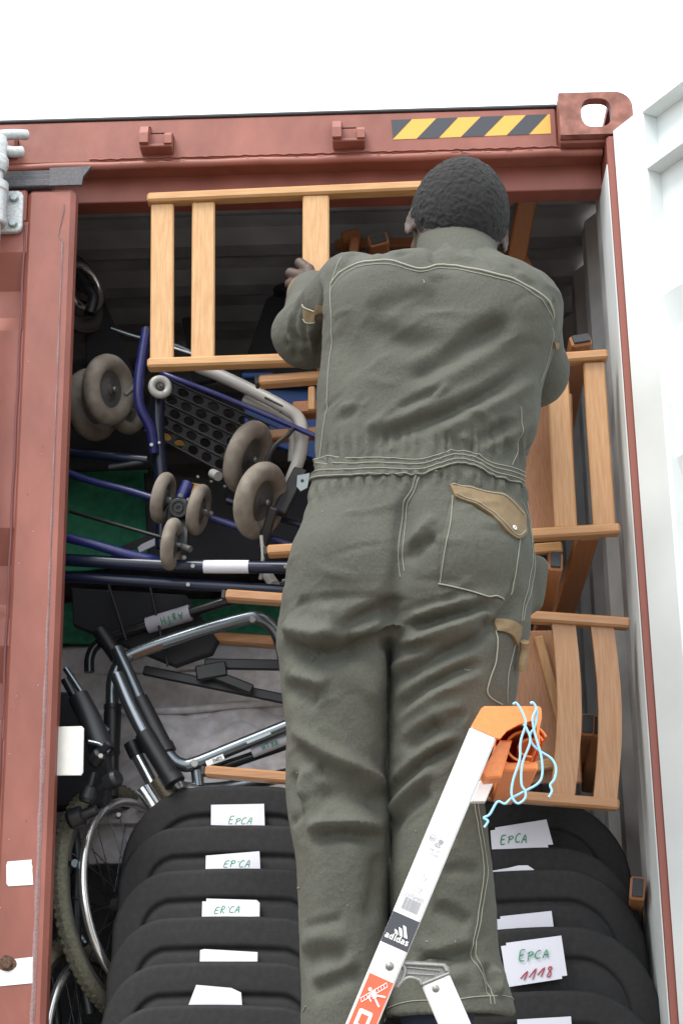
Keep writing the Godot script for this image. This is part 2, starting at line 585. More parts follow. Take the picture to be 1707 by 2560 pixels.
	M.mattress = paint(Color(0.60, 0.60, 0.645), 0.85, 0.0, noise(0.015, 31, 0.8, 1.0, false, 4, 5, 0.08), Vector3.ONE * 3.0)
	M.blue_box = paint(Color(0.02, 0.08, 0.30), 0.5)
	M.orange = paint(Color(0.93, 0.31, 0.09), 0.4, 0.0, noise(0.03, 32, 0.92, 1.0), Vector3.ONE * 6.0)
	M.orange.backlight_enabled = true
	M.orange.backlight = Color(0.6, 0.22, 0.06)
	M.alu = paint(Color(0.78, 0.78, 0.80), 0.42, 0.25, noise(0.02, 33, 0.95, 1.0), Vector3(40, 3, 40))
	M.casting = paint(Color(0.30, 0.30, 0.29), 0.55, 0.5, noise(0.05, 34, 0.8, 1.0), Vector3.ONE * 8.0)
	M.warn = paint(Color(0.80, 0.10, 0.045), 0.4)
	M.cord = paint(Color(0.26, 0.54, 0.72), 0.7)
	M.dirt_ground = paint(Color(0.30, 0.26, 0.21), 0.95, 0.0, noise(0.02, 35, 0.7, 1.0), Vector3.ONE * 0.3)
	M.skin = paint(Color(0.066, 0.041, 0.034), 0.55, 0.0, noise(0.03, 36, 0.8, 1.0), Vector3.ONE * 6.0, fine, 0.3)
	M.hair = paint(Color(0.016, 0.0155, 0.017), 0.85, 0.0, noise(0.09, 37, 0.45, 1.0), Vector3.ONE * 8.0, noise(0.12, 38, 0, 1, true, 8.0), 1.0)
	var worn := FastNoiseLite.new()
	worn.seed = 40
	worn.frequency = 0.016
	worn.fractal_type = FastNoiseLite.FRACTAL_RIDGED
	worn.fractal_octaves = 5
	worn.domain_warp_enabled = true
	worn.domain_warp_amplitude = 30.0
	worn.domain_warp_frequency = 0.01
	var creased := NoiseTexture2D.new()
	creased.width = 1024
	creased.height = 1024
	creased.seamless = true
	creased.as_normal_map = true
	creased.bump_strength = 6.0
	creased.noise = worn
	M.cloth = paint(Color(0.088, 0.092, 0.075), 0.92, 0.0, noise(0.15, 39, 0.80, 1.0, false, 4, 5), Vector3.ONE * 2.2, creased, 0.42, true)
	M.tan = paint(Color(0.19, 0.135, 0.072), 0.9, 0.0, noise(0.03, 41, 0.85, 1.0), Vector3.ONE * 5.0, fine, 0.3)
	M.thread = paint(Color(0.24, 0.24, 0.20), 0.9)
	M.navy_cloth = paint(Color(0.02, 0.028, 0.055), 0.9, 0.0, null, Vector3.ONE * 10.0, fine, 0.4)

func tinted(m: StandardMaterial3D, by: Color) -> StandardMaterial3D:  # the same wood, older varnish
	var o: StandardMaterial3D = m.duplicate()
	o.albedo_color = m.albedo_color * by
	o.uv1_offset = Vector3(0.37, 0.61, 0.13) * by.b * 3.0
	return o

func ground() -> void:
	var m := MB.new()
	m.quad(Vector3(-400, 0, -400), Vector3(400, 0, -400), Vector3(400, 0, 400), Vector3(-400, 0, 400), Vector3.UP)
	var o := put("ground", m, M.dirt_ground)
	o.set_meta("kind", "structure")
	o.set_meta("label", "bare pale earth yard")

# ---- the container
func wall_profile(m: MB, base: Vector3, along: Vector3, across: Vector3, out: Vector3, length: float, height: float, period: float, deep: float) -> MB:
	var x := 0.0
	var pts := []
	while x < length:
		for e in [[0.0, 0.0], [0.26, 0.0], [0.5, 1.0], [0.76, 1.0]]:
			pts.append([minf(x + e[0] * period, length), e[1] * deep])
		x += period
	pts.append([length, 0.0])
	for i in pts.size() - 1:
		var a: Vector3 = base + along * pts[i][0] + out * pts[i][1]
		var b: Vector3 = base + along * pts[i + 1][0] + out * pts[i + 1][1]
		if a.distance_to(b) > 0.001:
			m.quad(a, b, b + across * height, a + across * height, -out)
			m.quad(a + out * 0.003, b + out * 0.003, b + out * 0.003 + across * height, a + out * 0.003 + across * height, out)
	return m

func container() -> void:
	var t := thing("shipping_container", "rust red steel shipping container with one door open, packed with furniture", "container", "", Vector3(0, 1.1, 0))
	# frame
	for sx in [1.0, -1.0]:
		var m := MB.new()
		abox(Vector3(sx * 1.169, 1.1, -0.16), Vector3(sx * 1.219, 3.592, -0.001), 0.006, m)
		put("corner_post", m, M.red, t)
		put("post_lining", abox(Vector3(sx * 1.166, 1.26, -0.15), Vector3(sx * 1.1685, 3.52, -0.006), 0.0, MB.new()), M.white, t)
		put("post_edge", abox(Vector3(sx * 1.1695, 1.28, -0.0009), Vector3(sx * 1.1825, 3.53, 0.0006), 0.0, MB.new()), M.post_edge, t)
		corner_casting(t, sx)
	# header
	var h := abox(Vector3(-1.0695, 3.585, -0.11), Vector3(1.0695, 3.694, -0.05), 0.005, MB.new())
	abox(Vector3(-1.1685, 3.515, -0.16), Vector3(1.1685, 3.585, -0.104), 0.002, h)
	abox(Vector3(-1.1685, 3.575, -0.104), Vector3(1.1685, 3.5845, -0.051), 0.002, h)
	put("header", h, M.red, t)
	var lip := MB.new()
	var lp := []
	for i in 41:
		lp.append(Vector3(-1.165 + i * 2.33 / 40.0, 3.578 + 0.0012 * sin(i * 1.7), -0.052))
	put("drip_lip", tube(lp, 0.010, lip, 10), M.red, t)
	var bead := MB.new()
	var bp := []
	for i in 90:
		var x := 0.02 + i * 1.12 / 90.0
		bp.append(Vector3(x, 3.5925 + 0.0012 * sin(i * 2.3) + 0.0016 * hash1(i), -0.0485))
	put("weld_bead", tube(bp, 0.0020, bead, 5), M.red, t)
	for i in 30:  # scuffs where cargo rubbed the lip
		var sx0 := 0.05 + 1.1 * hash1(i * 2.7)
		var q := Vector3(sx0, 3.5775 + 0.006 * hash1(i * 4.1), -0.0412 - 0.002 * hash1(i))
		put("scuff", bar(q, q + Vector3(0.004 + 0.03 * hash1(i * 9.1) * hash1(i * 3.3), 0.0006, 0), 0.0012, 0.001, 0.0003), M.chip if i % 3 else M.rust, t)
	put("roof_edge", abox(Vector3(-1.0695, 3.6945, -0.12), Vector3(1.0695, 3.7015, -0.047), 0.002, MB.new()), M.rubber, t)
	# roof, walls, floor
	var roof := MB.new()
	abox(Vector3(-1.206, 3.604, -0.28), Vector3(1.206, 3.625, -0.1605), 0.001, roof)
	wall_profile(roof, Vector3(-1.206, 3.604, -0.28), Vector3(0, 0, -1), Vector3(1, 0, 0), Vector3(0, 1, 0), 5.7, 2.412, 0.2237, 0.022)
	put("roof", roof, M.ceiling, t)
	for sx in [1.0, -1.0]:
		var w := MB.new()
		wall_profile(w, Vector3(sx * 1.168, 1.26, -0.16), Vector3(0, 0, -1), Vector3(0, 1, 0), Vector3(sx, 0, 0), 5.84, 2.35, 0.278, 0.036)
		put("side_wall", w, M.inside, t)
		put("roof_rail", abox(Vector3(sx * 1.1, 3.631, -5.99), Vector3(sx * 1.219, 3.69, -0.165), 0.004, MB.new()), M.red, t)
		put("floor_rail", abox(Vector3(sx * 1.12, 1.11, -5.99), Vector3(sx * 1.219, 1.2595, -0.165), 0.004, MB.new()), M.red, t)
	put("end_wall", abox(Vector3(-1.2, 1.26, -6.05), Vector3(1.2, 3.69, -6.0), 0.002, MB.new()), M.inside, t)
	put("floor", abox(Vector3(-1.119, 1.22, -5.995), Vector3(1.119, 1.2595, -0.1), 0.002, MB.new()), M.ply, t)
	put("door_sill", abox(Vector3(-1.1685, 1.1, -0.098), Vector3(1.1685, 1.2585, -0.02), 0.004, MB.new()), M.red, t)
	# three keepers for the locking rods
	for x in [Vector3(0.173, 3.618, -0.030).x, Vector3(0.602, 3.617, -0.030).x, Vector3(-0.177, 3.623, -0.030).x]:
		var k := MB.new()
		abox(Vector3(x - 0.036, 3.605, -0.05), Vector3(x + 0.036, 3.648, -0.036), 0.003, k)
		slab([Vector2(-0.050, 0), Vector2(0.0, 0.004), Vector2(0.0, 0.028), Vector2(-0.012, 0.05), Vector2(-0.050, 0.07)], Transform3D(Basis(Vector3(0, 0, 1), Vector3(0, 1, 0), Vector3(-1, 0, 0)), Vector3(x - 0.036, 3.602, 0.0)), 0.020, k, 0.002)
		slab([Vector2(-0.050, 0), Vector2(-0.006, 0.004), Vector2(-0.006, 0.024), Vector2(-0.018, 0.036), Vector2(-0.050, 0.046)], Transform3D(Basis(Vector3(0, 0, 1), Vector3(0, 1, 0), Vector3(-1, 0, 0)), Vector3(x + 0.018, 3.602, 0.0)), 0.018, k, 0.002)
		abox(Vector3(x - 0.036, 3.601, -0.05), Vector3(x + 0.036, 3.609, -0.012), 0.002, k)
		put("rod_keeper", k, M.red, t)
		put("scuffed_edge", abox(Vector3(x - 0.015, 3.6485, -0.05), Vector3(x + 0.017, 3.651, -0.037), 0.001, MB.new()), M.rust, t)
	# hazard tape
	var tape := group("hazard_tape", t, "yellow and black diagonal warning tape")
	var c := [Vector3(0.698, 3.673, -0.050), Vector3(1.054, 3.676, -0.050), Vector3(1.054, 3.627, -0.050), Vector3(0.701, 3.623, -0.050)]
	for i in 4:
		c[i].z = -0.0492
	put("yellow_backing", plate(c, 0.0006), M.yellow, tape)
	var at := func(u: float, v: float) -> Vector3:
		var p: Vector3 = c[0].lerp(c[1], u).lerp(c[3].lerp(c[2], u), v)
		return Vector3(p.x, p.y, -0.0486)
	for e in [[0.0, 0.13, 0.0, 0.0], [0.285, 0.42, 0.15, 0.29], [0.565, 0.71, 0.43, 0.575], [0.85, 0.985, 0.72, 0.86]]:
		var q := [at.call(e[0], 0.0), at.call(e[1], 0.0), at.call(e[3], 1.0), at.call(e[2], 1.0)]
		if e[2] == e[3]:
			q = [at.call(0.0, 0.0), at.call(0.13, 0.0), at.call(0.0, 0.97)]
		put("black_stripe", plate(q, 0.0004), M.ink, tape)
	closed_door(t)
	open_door(t)

func corner_casting(t: Node3D, sx: float) -> void:
	var comb := CSGCombiner3D.new()
	comb.name = "corner_casting"
	t.add_child(comb, true)
	comb.position = Vector3(sx * 1.1505, 3.6465, -0.089) - t.position
	var body := CSGPolygon3D.new()
	var pl := PackedVector2Array([Vector2(-0.081, -0.053), Vector2(0.081, -0.053)])
	for i in 9:
		var a := i * PI / 16
		pl.append(Vector2(0.041 + 0.04 * cos(a), 0.013 + 0.04 * sin(a)))
	pl.append(Vector2(-0.081, 0.053))
	if sx < 0:
		for i in pl.size():
			pl[i].x = -pl[i].x
		pl.reverse()
	body.polygon = pl
	body.depth = 0.178
	body.position = Vector3(0, 0, 0.089)
	body.material = M.casting_red
	comb.add_child(body)
	var inner := CSGBox3D.new()
	inner.size = Vector3(0.106, 0.074, 0.124)
	inner.operation = CSGShape3D.OPERATION_SUBTRACTION
	inner.material = M.casting_red
	comb.add_child(inner)
	var hole := CSGPolygon3D.new()
	var hp := PackedVector2Array()
	for i in 24:
		var a := TAU * i / 24
		var s := Vector2(signf(cos(a)) * pow(absf(cos(a)), 0.62), signf(sin(a)) * pow(absf(sin(a)), 0.8))
		hp.append(Vector2(s.x * 0.0335, s.y * 0.036 + 0.001))
	hole.polygon = hp
	hole.depth = 0.06
	hole.position = Vector3(0.0 * sx, 0.0, 0.1)
	hole.operation = CSGShape3D.OPERATION_SUBTRACTION
	hole.material = M.casting_red
	comb.add_child(hole)
	var top := CSGBox3D.new()
	top.size = Vector3(0.066, 0.1, 0.128)
	top.position = Vector3(0, 0.06, 0)
	top.operation = CSGShape3D.OPERATION_SUBTRACTION
	top.material = M.casting_red
	comb.add_child(top)
	var under := abox(Vector3(sx * 1.070, 3.585, -0.17), Vector3(sx * 1.2185, 3.593, -0.02), 0.002, MB.new())
	put("casting_weld", under, M.red, t)

func closed_door(t: Node3D) -> void:
	var d := group("door", t, "closed rust red door leaf with galvanised locking rod")
	var f := MB.new()
	abox(Vector3(-0.106, 1.27, -0.05), Vector3(0.0, 3.497, 0.0), 0.010, f)
	abox(Vector3(-1.165, 1.27, -0.05), Vector3(-1.06, 3.497, 0.0), 0.010, f)
	abox(Vector3(-1.0595, 3.418, -0.05), Vector3(-0.1065, 3.497, -0.001), 0.004, f)
	abox(Vector3(-1.0595, 1.27, -0.05), Vector3(-0.1065, 1.36, -0.001), 0.004, f)
	put("door_frame", f, M.red, d)
	var pan := MB.new()
	var prof := [[3.418, -0.004], [3.345, -0.004], [3.268, -0.04], [3.205, -0.04], [3.160, -0.006], [2.715, -0.006], [2.643, -0.04], [2.560, -0.04], [2.520, -0.006], [2.465, -0.006], [2.395, -0.04], [2.32, -0.04], [2.27, -0.006], [1.86, -0.006], [1.80, -0.04], [1.72, -0.04], [1.67, -0.006], [1.36, -0.006]]
	for i in prof.size() - 1:
		var a = Vector3(-1.064, prof[i][0], prof[i][1])
		var b := Vector3(-1.064, prof[i + 1][0], prof[i + 1][1])
		var w := Vector3(0.962, 0, 0)
		pan.quad(a, a + w, b + w, b, Vector3(0, 0, 1))
		var k := Vector3(0, 0, -0.003)
		pan.quad(a + k, a + w + k, b + w + k, b + k, Vector3(0, 0, -1))
	put("door_panel", pan, M.red, d)
	var seam := MB.new()
	var sp := []
	for i in 60:
		sp.append(Vector3(-0.108 + 0.0007 * sin(i * 1.3), 3.41 - i * 2.04 / 59.0, -0.0035))
	put("weld_seam", tube(sp, 0.0025, seam, 5), M.red_dark, d)
	# smeared sealant along the leading edge
	var s := MB.new()
	var last := []
	for i in 121:
		var y := 3.455 - i * 2.15 / 120.0
		var mid := -0.0235 - 0.0105 * clampf((3.44 - y) / 0.06, 0.0, 1.0) * (0.0 if y < 3.38 else 1.0)
		var w := 0.0013 + 0.0014 * hash1(i * 0.7) + 0.0030 * clampf((2.7 - y) / 0.6, 0.0, 1.0)
		var a := Vector3(mid - w + 0.001 * sin(i * 0.9), y, 0.0006)
		var b := Vector3(mid + w * (0.6 + 0.5 * hash1(i * 1.9)), y, 0.0006)
		var c := Vector3(mid, y, 0.0022 + 0.001 * hash1(i * 3.1))
		if last:
			s.quad(last[0], last[2], c, a, Vector3(-0.3, 0, 1))
			s.quad(last[2], last[1], b, c, Vector3(0.3, 0, 1))
		last = [a, b, c]
	put("sealant", s, M.seal, d)
	# rubber gasket along the top, its end torn loose
	var g := MB.new()
	abox(Vector3(-1.16, 3.500, -0.045), Vector3(-0.055, 3.517, 0.006), 0.002, g)
	abox(Vector3(-1.16, 3.5172, -0.045), Vector3(-0.055, 3.532, 0.0), 0.002, g)
	abox(Vector3(-1.16, 3.5322, -0.045), Vector3(-0.055, 3.546, -0.006), 0.002, g)
	plate([Vector3(-0.058, 3.500, 0.0075), Vector3(0.015, 3.499, 0.008), Vector3(0.017, 3.52, 0.007), Vector3(0.034, 3.547, 0.004), Vector3(-0.058, 3.5465, 0.002)], 0.006, g, 0.001)
	put("gasket", g, M.gasket, d)
	# rod with its guides and cam
	var x := Vector3(-0.167, 3.341, 0.045).x
	var r := MB.new()
	rod(Vector3(x, 1.3, 0.045), Vector3(x, 3.60, 0.045), 0.0168, r, 20)
	put("locking_rod", r, M.galv, d)
	var cam := MB.new()
	lathe(frame_of(Vector3(x, 3.53, 0.045), Vector3.UP), [Vector2(0.001, -0.015), Vector2(0.022, -0.015), Vector2(0.027, 0.0), Vector2(0.027, 0.016), Vector2(0.023, 0.022), Vector2(0.024, 0.05), Vector2(0.020, 0.07), Vector2(0.001, 0.074)], cam, 24)
	tube(curve([Vector3(x, 3.572, 0.05), Vector3(x + 0.028, 3.571, 0.034), Vector3(x + 0.05, 3.578, 0.02)]), 0.0125, cam, 10)
	tube(curve([Vector3(x, 3.615, 0.03), Vector3(x + 0.03, 3.622, 0.02), Vector3(x + 0.053, 3.632, 0.0)]), 0.012, cam, 10)
	put("rod_cam", cam, M.galv, d)
	for y in [3.437, 2.59, 1.75]:
		var small: bool = y < 3.0
		var b := MB.new()
		var hh := 0.05 if not small else 0.026
		lathe(frame_of(Vector3(x, y, 0.043), Vector3.UP), [Vector2(0.001, -hh), Vector2(0.025, -hh), Vector2(0.028, -hh + 0.004), Vector2(0.028, -hh + 0.016), Vector2(0.026, -hh + 0.018), Vector2(0.026, hh - 0.022), Vector2(0.029, hh - 0.018), Vector2(0.029, hh), Vector2(0.001, hh)], b, 24)
		var px := 0.055 if not small else 0.03
		slab([Vector2(-0.01, -hh), Vector2(px - 0.012, -hh), Vector2(px - 0.004, -hh + 0.004), Vector2(px, -hh + 0.012), Vector2(px, hh - 0.012), Vector2(px - 0.004, hh - 0.004), Vector2(px - 0.012, hh), Vector2(-0.01, hh)], Transform3D(Basis(), Vector3(x, y, 0.012)), 0.012, b, 0.002)
		put("rod_bracket", b, M.galv, d)
		for k in ([0.031, -0.031] if not small else [0.0]):
			put("bolt", bolt(Vector3(x + px - 0.019, y + k, 0.0125), Vector3(0, 0, 1), 0.0105, 0.009), M.steel, d)
	# labels on the paint
	var w1 := plate(ring_poly([Vector3(-0.084, 2.033, 0.000), Vector3(-0.037, 2.036, 0.000), Vector3(-0.037, 2.028, 0.000), Vector3(-0.035, 2.023, 0.000), Vector3(-0.035, 2.015, 0.000), Vector3(-0.032, 1.988, 0.000), Vector3(-0.080, 1.986, 0.000), Vector3(-0.084, 1.991, 0.000), Vector3(-0.086, 2.026, 0.000)], 0.0012), 0.0006)
	put("sticker", w1, M.sticker, d, "blank white sticker with a torn edge")
	var w2 := plate(ring_poly([Vector3(-0.090, 1.847, 0.000), Vector3(-0.025, 1.853, 0.000), Vector3(-0.024, 1.845, 0.000), Vector3(-0.025, 1.841, 0.000), Vector3(-0.024, 1.834, 0.000), Vector3(-0.022, 1.805, 0.000), Vector3(-0.088, 1.800, 0.000), Vector3(-0.100, 1.801, 0.000), Vector3(-0.091, 1.821, 0.000), Vector3(-0.100, 1.845, 0.000)], 0.0012), 0.0006)
	put("sticker", w2, M.sticker, d, "torn white sticker round a rusty bolt")
	put("bolt", bolt(Vector3(-0.076, 1.841, 0.000), Vector3(0, 0, 1), 0.011, 0.008), M.rust, d, "rusty bolt")
	var stain := []
	for i in 14:
		var a := TAU * i / 14
		stain.append(Vector3(-0.077, 1.841, 0.000) + Vector3(cos(a) * 0.017 * (0.8 + 0.5 * hash1(i)), sin(a) * 0.014 * (0.8 + 0.5 * hash1(i + 30)), 0.0022))
	put("rust_ring", plate(stain, 0.0005), M.rust, d)
	for i in 14:
		var q := Vector3(-0.021, 2.446, 0.000) + Vector3(-0.08 + 0.07 * hash1(i * 5.0), 0.9 - 1.75 * hash1(i * 7.3), 0.0008)
		put("paint_chip", plate([q, q + Vector3(0.0016, 0.0005, 0), q + Vector3(0.0018, 0.0022, 0), q + Vector3(0.0003, 0.002, 0)], 0.0004), M.chip if i % 3 else M.rust, d)
	var card := plate([Vector3(-0.013, 2.302, -0.030), Vector3(0.046, 2.302, -0.030), Vector3(0.051, 2.297, -0.030), Vector3(0.052, 2.209, -0.030), Vector3(0.048, 2.203, -0.030), Vector3(-0.011, 2.204, -0.030)], 0.003, MB.new(), 0.001)
	put("white_card", card, M.card, d, "scuffed white card sticking out from the door edge")

func ring_poly(p: Array, z: float) -> Array:
	for i in p.size():
		p[i] = Vector3(p[i].x, p[i].y, p[i].z + z)
	return p

func open_door(t: Node3D) -> void:
	var d := group("door", t, "open door leaf, white on its inner side")
	var dir := Vector3(0.5, 0, 0.866)
	var nn := Vector3(-0.866, 0, 0.5)  # towards the camera
	var o := Vector3(1.1800, 0, 0.004)
	var tr := Transform3D(Basis(dir, Vector3.UP, nn * 1.0), o)
	if tr.basis.determinant() < 0:
		tr.basis.z = -tr.basis.z
	var sg := 1.0 if tr.basis.z.dot(nn) > 0 else -1.0
	var bx := func(m: MB, lo: Vector3, hi: Vector3, bev: float) -> void:
		box(m, tr * Transform3D(Basis(), (lo + hi) * 0.5), (hi - lo).abs(), bev)
	var f := MB.new()
	bx.call(f, Vector3(0, 1.27, -0.05 * sg), Vector3(0.105, 3.6, 0), 0.006)
	bx.call(f, Vector3(1.06, 1.27, -0.05 * sg), Vector3(1.165, 3.6, 0), 0.006)
	bx.call(f, Vector3(0.1055, 3.585, -0.05 * sg), Vector3(1.0595, 3.5995, -0.0015 * sg), 0.002)
	bx.call(f, Vector3(0.1055, 1.27, -0.05 * sg), Vector3(1.0595, 1.36, -0.0015 * sg), 0.002)
	bx.call(f, Vector3(0.1055, 3.449, -0.046 * sg), Vector3(1.0595, 3.456, -0.0015 * sg), 0.001)
	put("door_frame", f, M.white, d)
	var pan := MB.new()
	var prof := [[3.585, -0.040], [3.34, -0.040], [3.28, -0.020], [3.16, -0.020], [3.09, -0.040], [2.98, -0.040], [2.92, -0.020], [2.80, -0.020], [2.73, -0.040], [2.62, -0.040], [2.56, -0.020], [2.44, -0.020], [2.37, -0.040], [2.26, -0.040], [2.20, -0.020], [2.08, -0.020], [2.01, -0.040], [1.9, -0.040], [1.84, -0.020], [1.72, -0.020], [1.65, -0.040], [1.36, -0.040]]
	for i in prof.size() - 1:
		var a := Vector3(0.1, prof[i][0], prof[i][1] * sg)
		var b := Vector3(0.1, prof[i + 1][0], prof[i + 1][1] * sg)
		var w := Vector3(0.965, 0, 0)
		pan.quad(tr * a, tr * (a + w), tr * (b + w), tr * b, nn)
	put("door_panel", pan, M.white, d)
	var back := MB.new()
	bx.call(back, Vector3(0.002, 1.275, -0.058 * sg), Vector3(1.163, 3.595, -0.0505 * sg), 0.001)
	put("outer_face", back, M.red, d)
	var hs := MB.new()
	for y in [3.3, 2.7, 2.1, 1.5]:
		rod(Vector3(1.205, y - 0.05, -0.012), Vector3(1.205, y + 0.05, -0.012), 0.012, hs)
	put("hinge", hs, M.red, d)

# ---- wooden chairs lying on their sides, their backs towards us
func wood_chair(label: String, a0: Vector3, a1: Vector3, b0: Vector3, b1: Vector3, slats: Array, rail: float, bow := 0.0, lean := Vector3(0, 0, -1), tone := "", seat_deep := 0.36) -> Node3D:
	# a: upper post from its head to its foot, b: lower post
	var t := thing("wooden_chair", label, "chair", "wooden chairs stacked on their sides", (b0 + b1) * 0.5)
	for p in [[a0, a1], [b0, b1]]:
		var d: Vector3 = (p[1] - p[0]).normalized()
		put("back_post", bar(p[0], p[1] - d * 0.004, 0.0215, 0.036, 0.0045), M["wood_x" + tone], t)
		put("rubber_foot", bar(p[1] - d * 0.0035, p[1] + d * 0.004, 0.017, 0.030, 0.001), M.foot, t)
	var down := (b0 - a0).normalized()
	for f in slats:
		var p: Vector3 = a0.lerp(a1, f[0]) + down * 0.0108 + Vector3(0, 0, -0.004)
		var q: Vector3 = b0.lerp(b1, f[1]) - down * 0.0108 + Vector3(0, 0, -0.004)
		if bow == 0.0:
			put("back_slat", bar(p, q, f[2], 0.016, 0.003), M["wood_y" + tone], t)
		else:
			var m := MB.new()
			for k in 6:
				var u := k / 6.0
				var w := (k + 1) / 6.0
				var side := (a0 - a1).normalized() * bow
				var pa := p.lerp(q, u) + side * sin(PI * u)
				var pb := p.lerp(q, w) + side * sin(PI * w)
				var ax: Vector3 = (a0 - a1).normalized() * f[2] * 0.5
				var z := Vector3(0, 0, 0.009)
				m.quad(pa - ax + z, pa + ax + z, pb + ax + z, pb - ax + z, Vector3(0, 0, 1))
				m.quad(pa - ax - z, pa + ax - z, pb + ax - z, pb - ax - z, Vector3(0, 0, -1))
				m.quad(pa + ax + z, pa + ax - z, pb + ax - z, pb + ax + z, ax)
				m.quad(pa - ax + z, pa - ax - z, pb - ax - z, pb - ax + z, -ax)
			put("back_slat", m, M["wood_y" + tone], t)
	var r0 := a0.lerp(a1, rail) + down * 0.0108
	var r1 := b0.lerp(b1, rail) - down * 0.0108
	put("seat_rail", bar(r0, r1, 0.058, 0.022, 0.003), M["wood_y" + tone], t)
	var mid := (r0 + r1) * 0.5 + lean.normalized() * (seat_deep * 0.5 + 0.016)
	var x := (a0 - a1).normalized()
	var bs := Basis(x, -down, x.cross(-down)).orthonormalized()
	var ln := lean.normalized()
	bs.z = -ln
	bs.x = bs.y.cross(bs.z).normalized()
	bs = bs.orthonormalized()
	put("seat", box(MB.new(), Transform3D(bs, mid), Vector3(0.014, r0.distance_to(r1) + 0.01, seat_deep), 0.004), M.ply, t)
	for p in [[a0, a1, 1.0], [b0, b1, -1.0]]:
		var s: Vector3 = p[0].lerp(p[1], rail + 0.012) + ln * (seat_deep - 0.01)
		var e: Vector3 = p[1] + ln * (seat_deep - 0.01)
		put("front_leg", bar(s, e, 0.024, 0.036, 0.004), M["wood_x" + tone], t)
		put("rubber_foot", bar(e, e + (e - s).normalized() * 0.006, 0.018, 0.03, 0.001), M.foot, t)
	return t

func buried_chair(label: String, legs: Array, extra: Array, at: Vector3) -> void:  # a chair of which little more than its legs shows
	var t := thing("wooden_chair", label, "chair", "wooden chairs stacked on their sides", at)
	for l in legs:
		var d: Vector3 = (l[0] - l[1]).normalized()
		var up: Vector3 = l[2]
		put("leg", bar(l[1], l[0], 0.030, 0.046, 0.004, up), M.wood_z, t)
		if l.size() > 3:
			put("rubber_foot", bar(l[0] + d * 0.0005, l[0] + d * 0.006, 0.021, 0.037, 0.001, up), M.foot, t)
	for e in extra:
		put(e[0], bar(e[1], e[2], e[3], e[4], 0.003, e[5]), e[6], t)

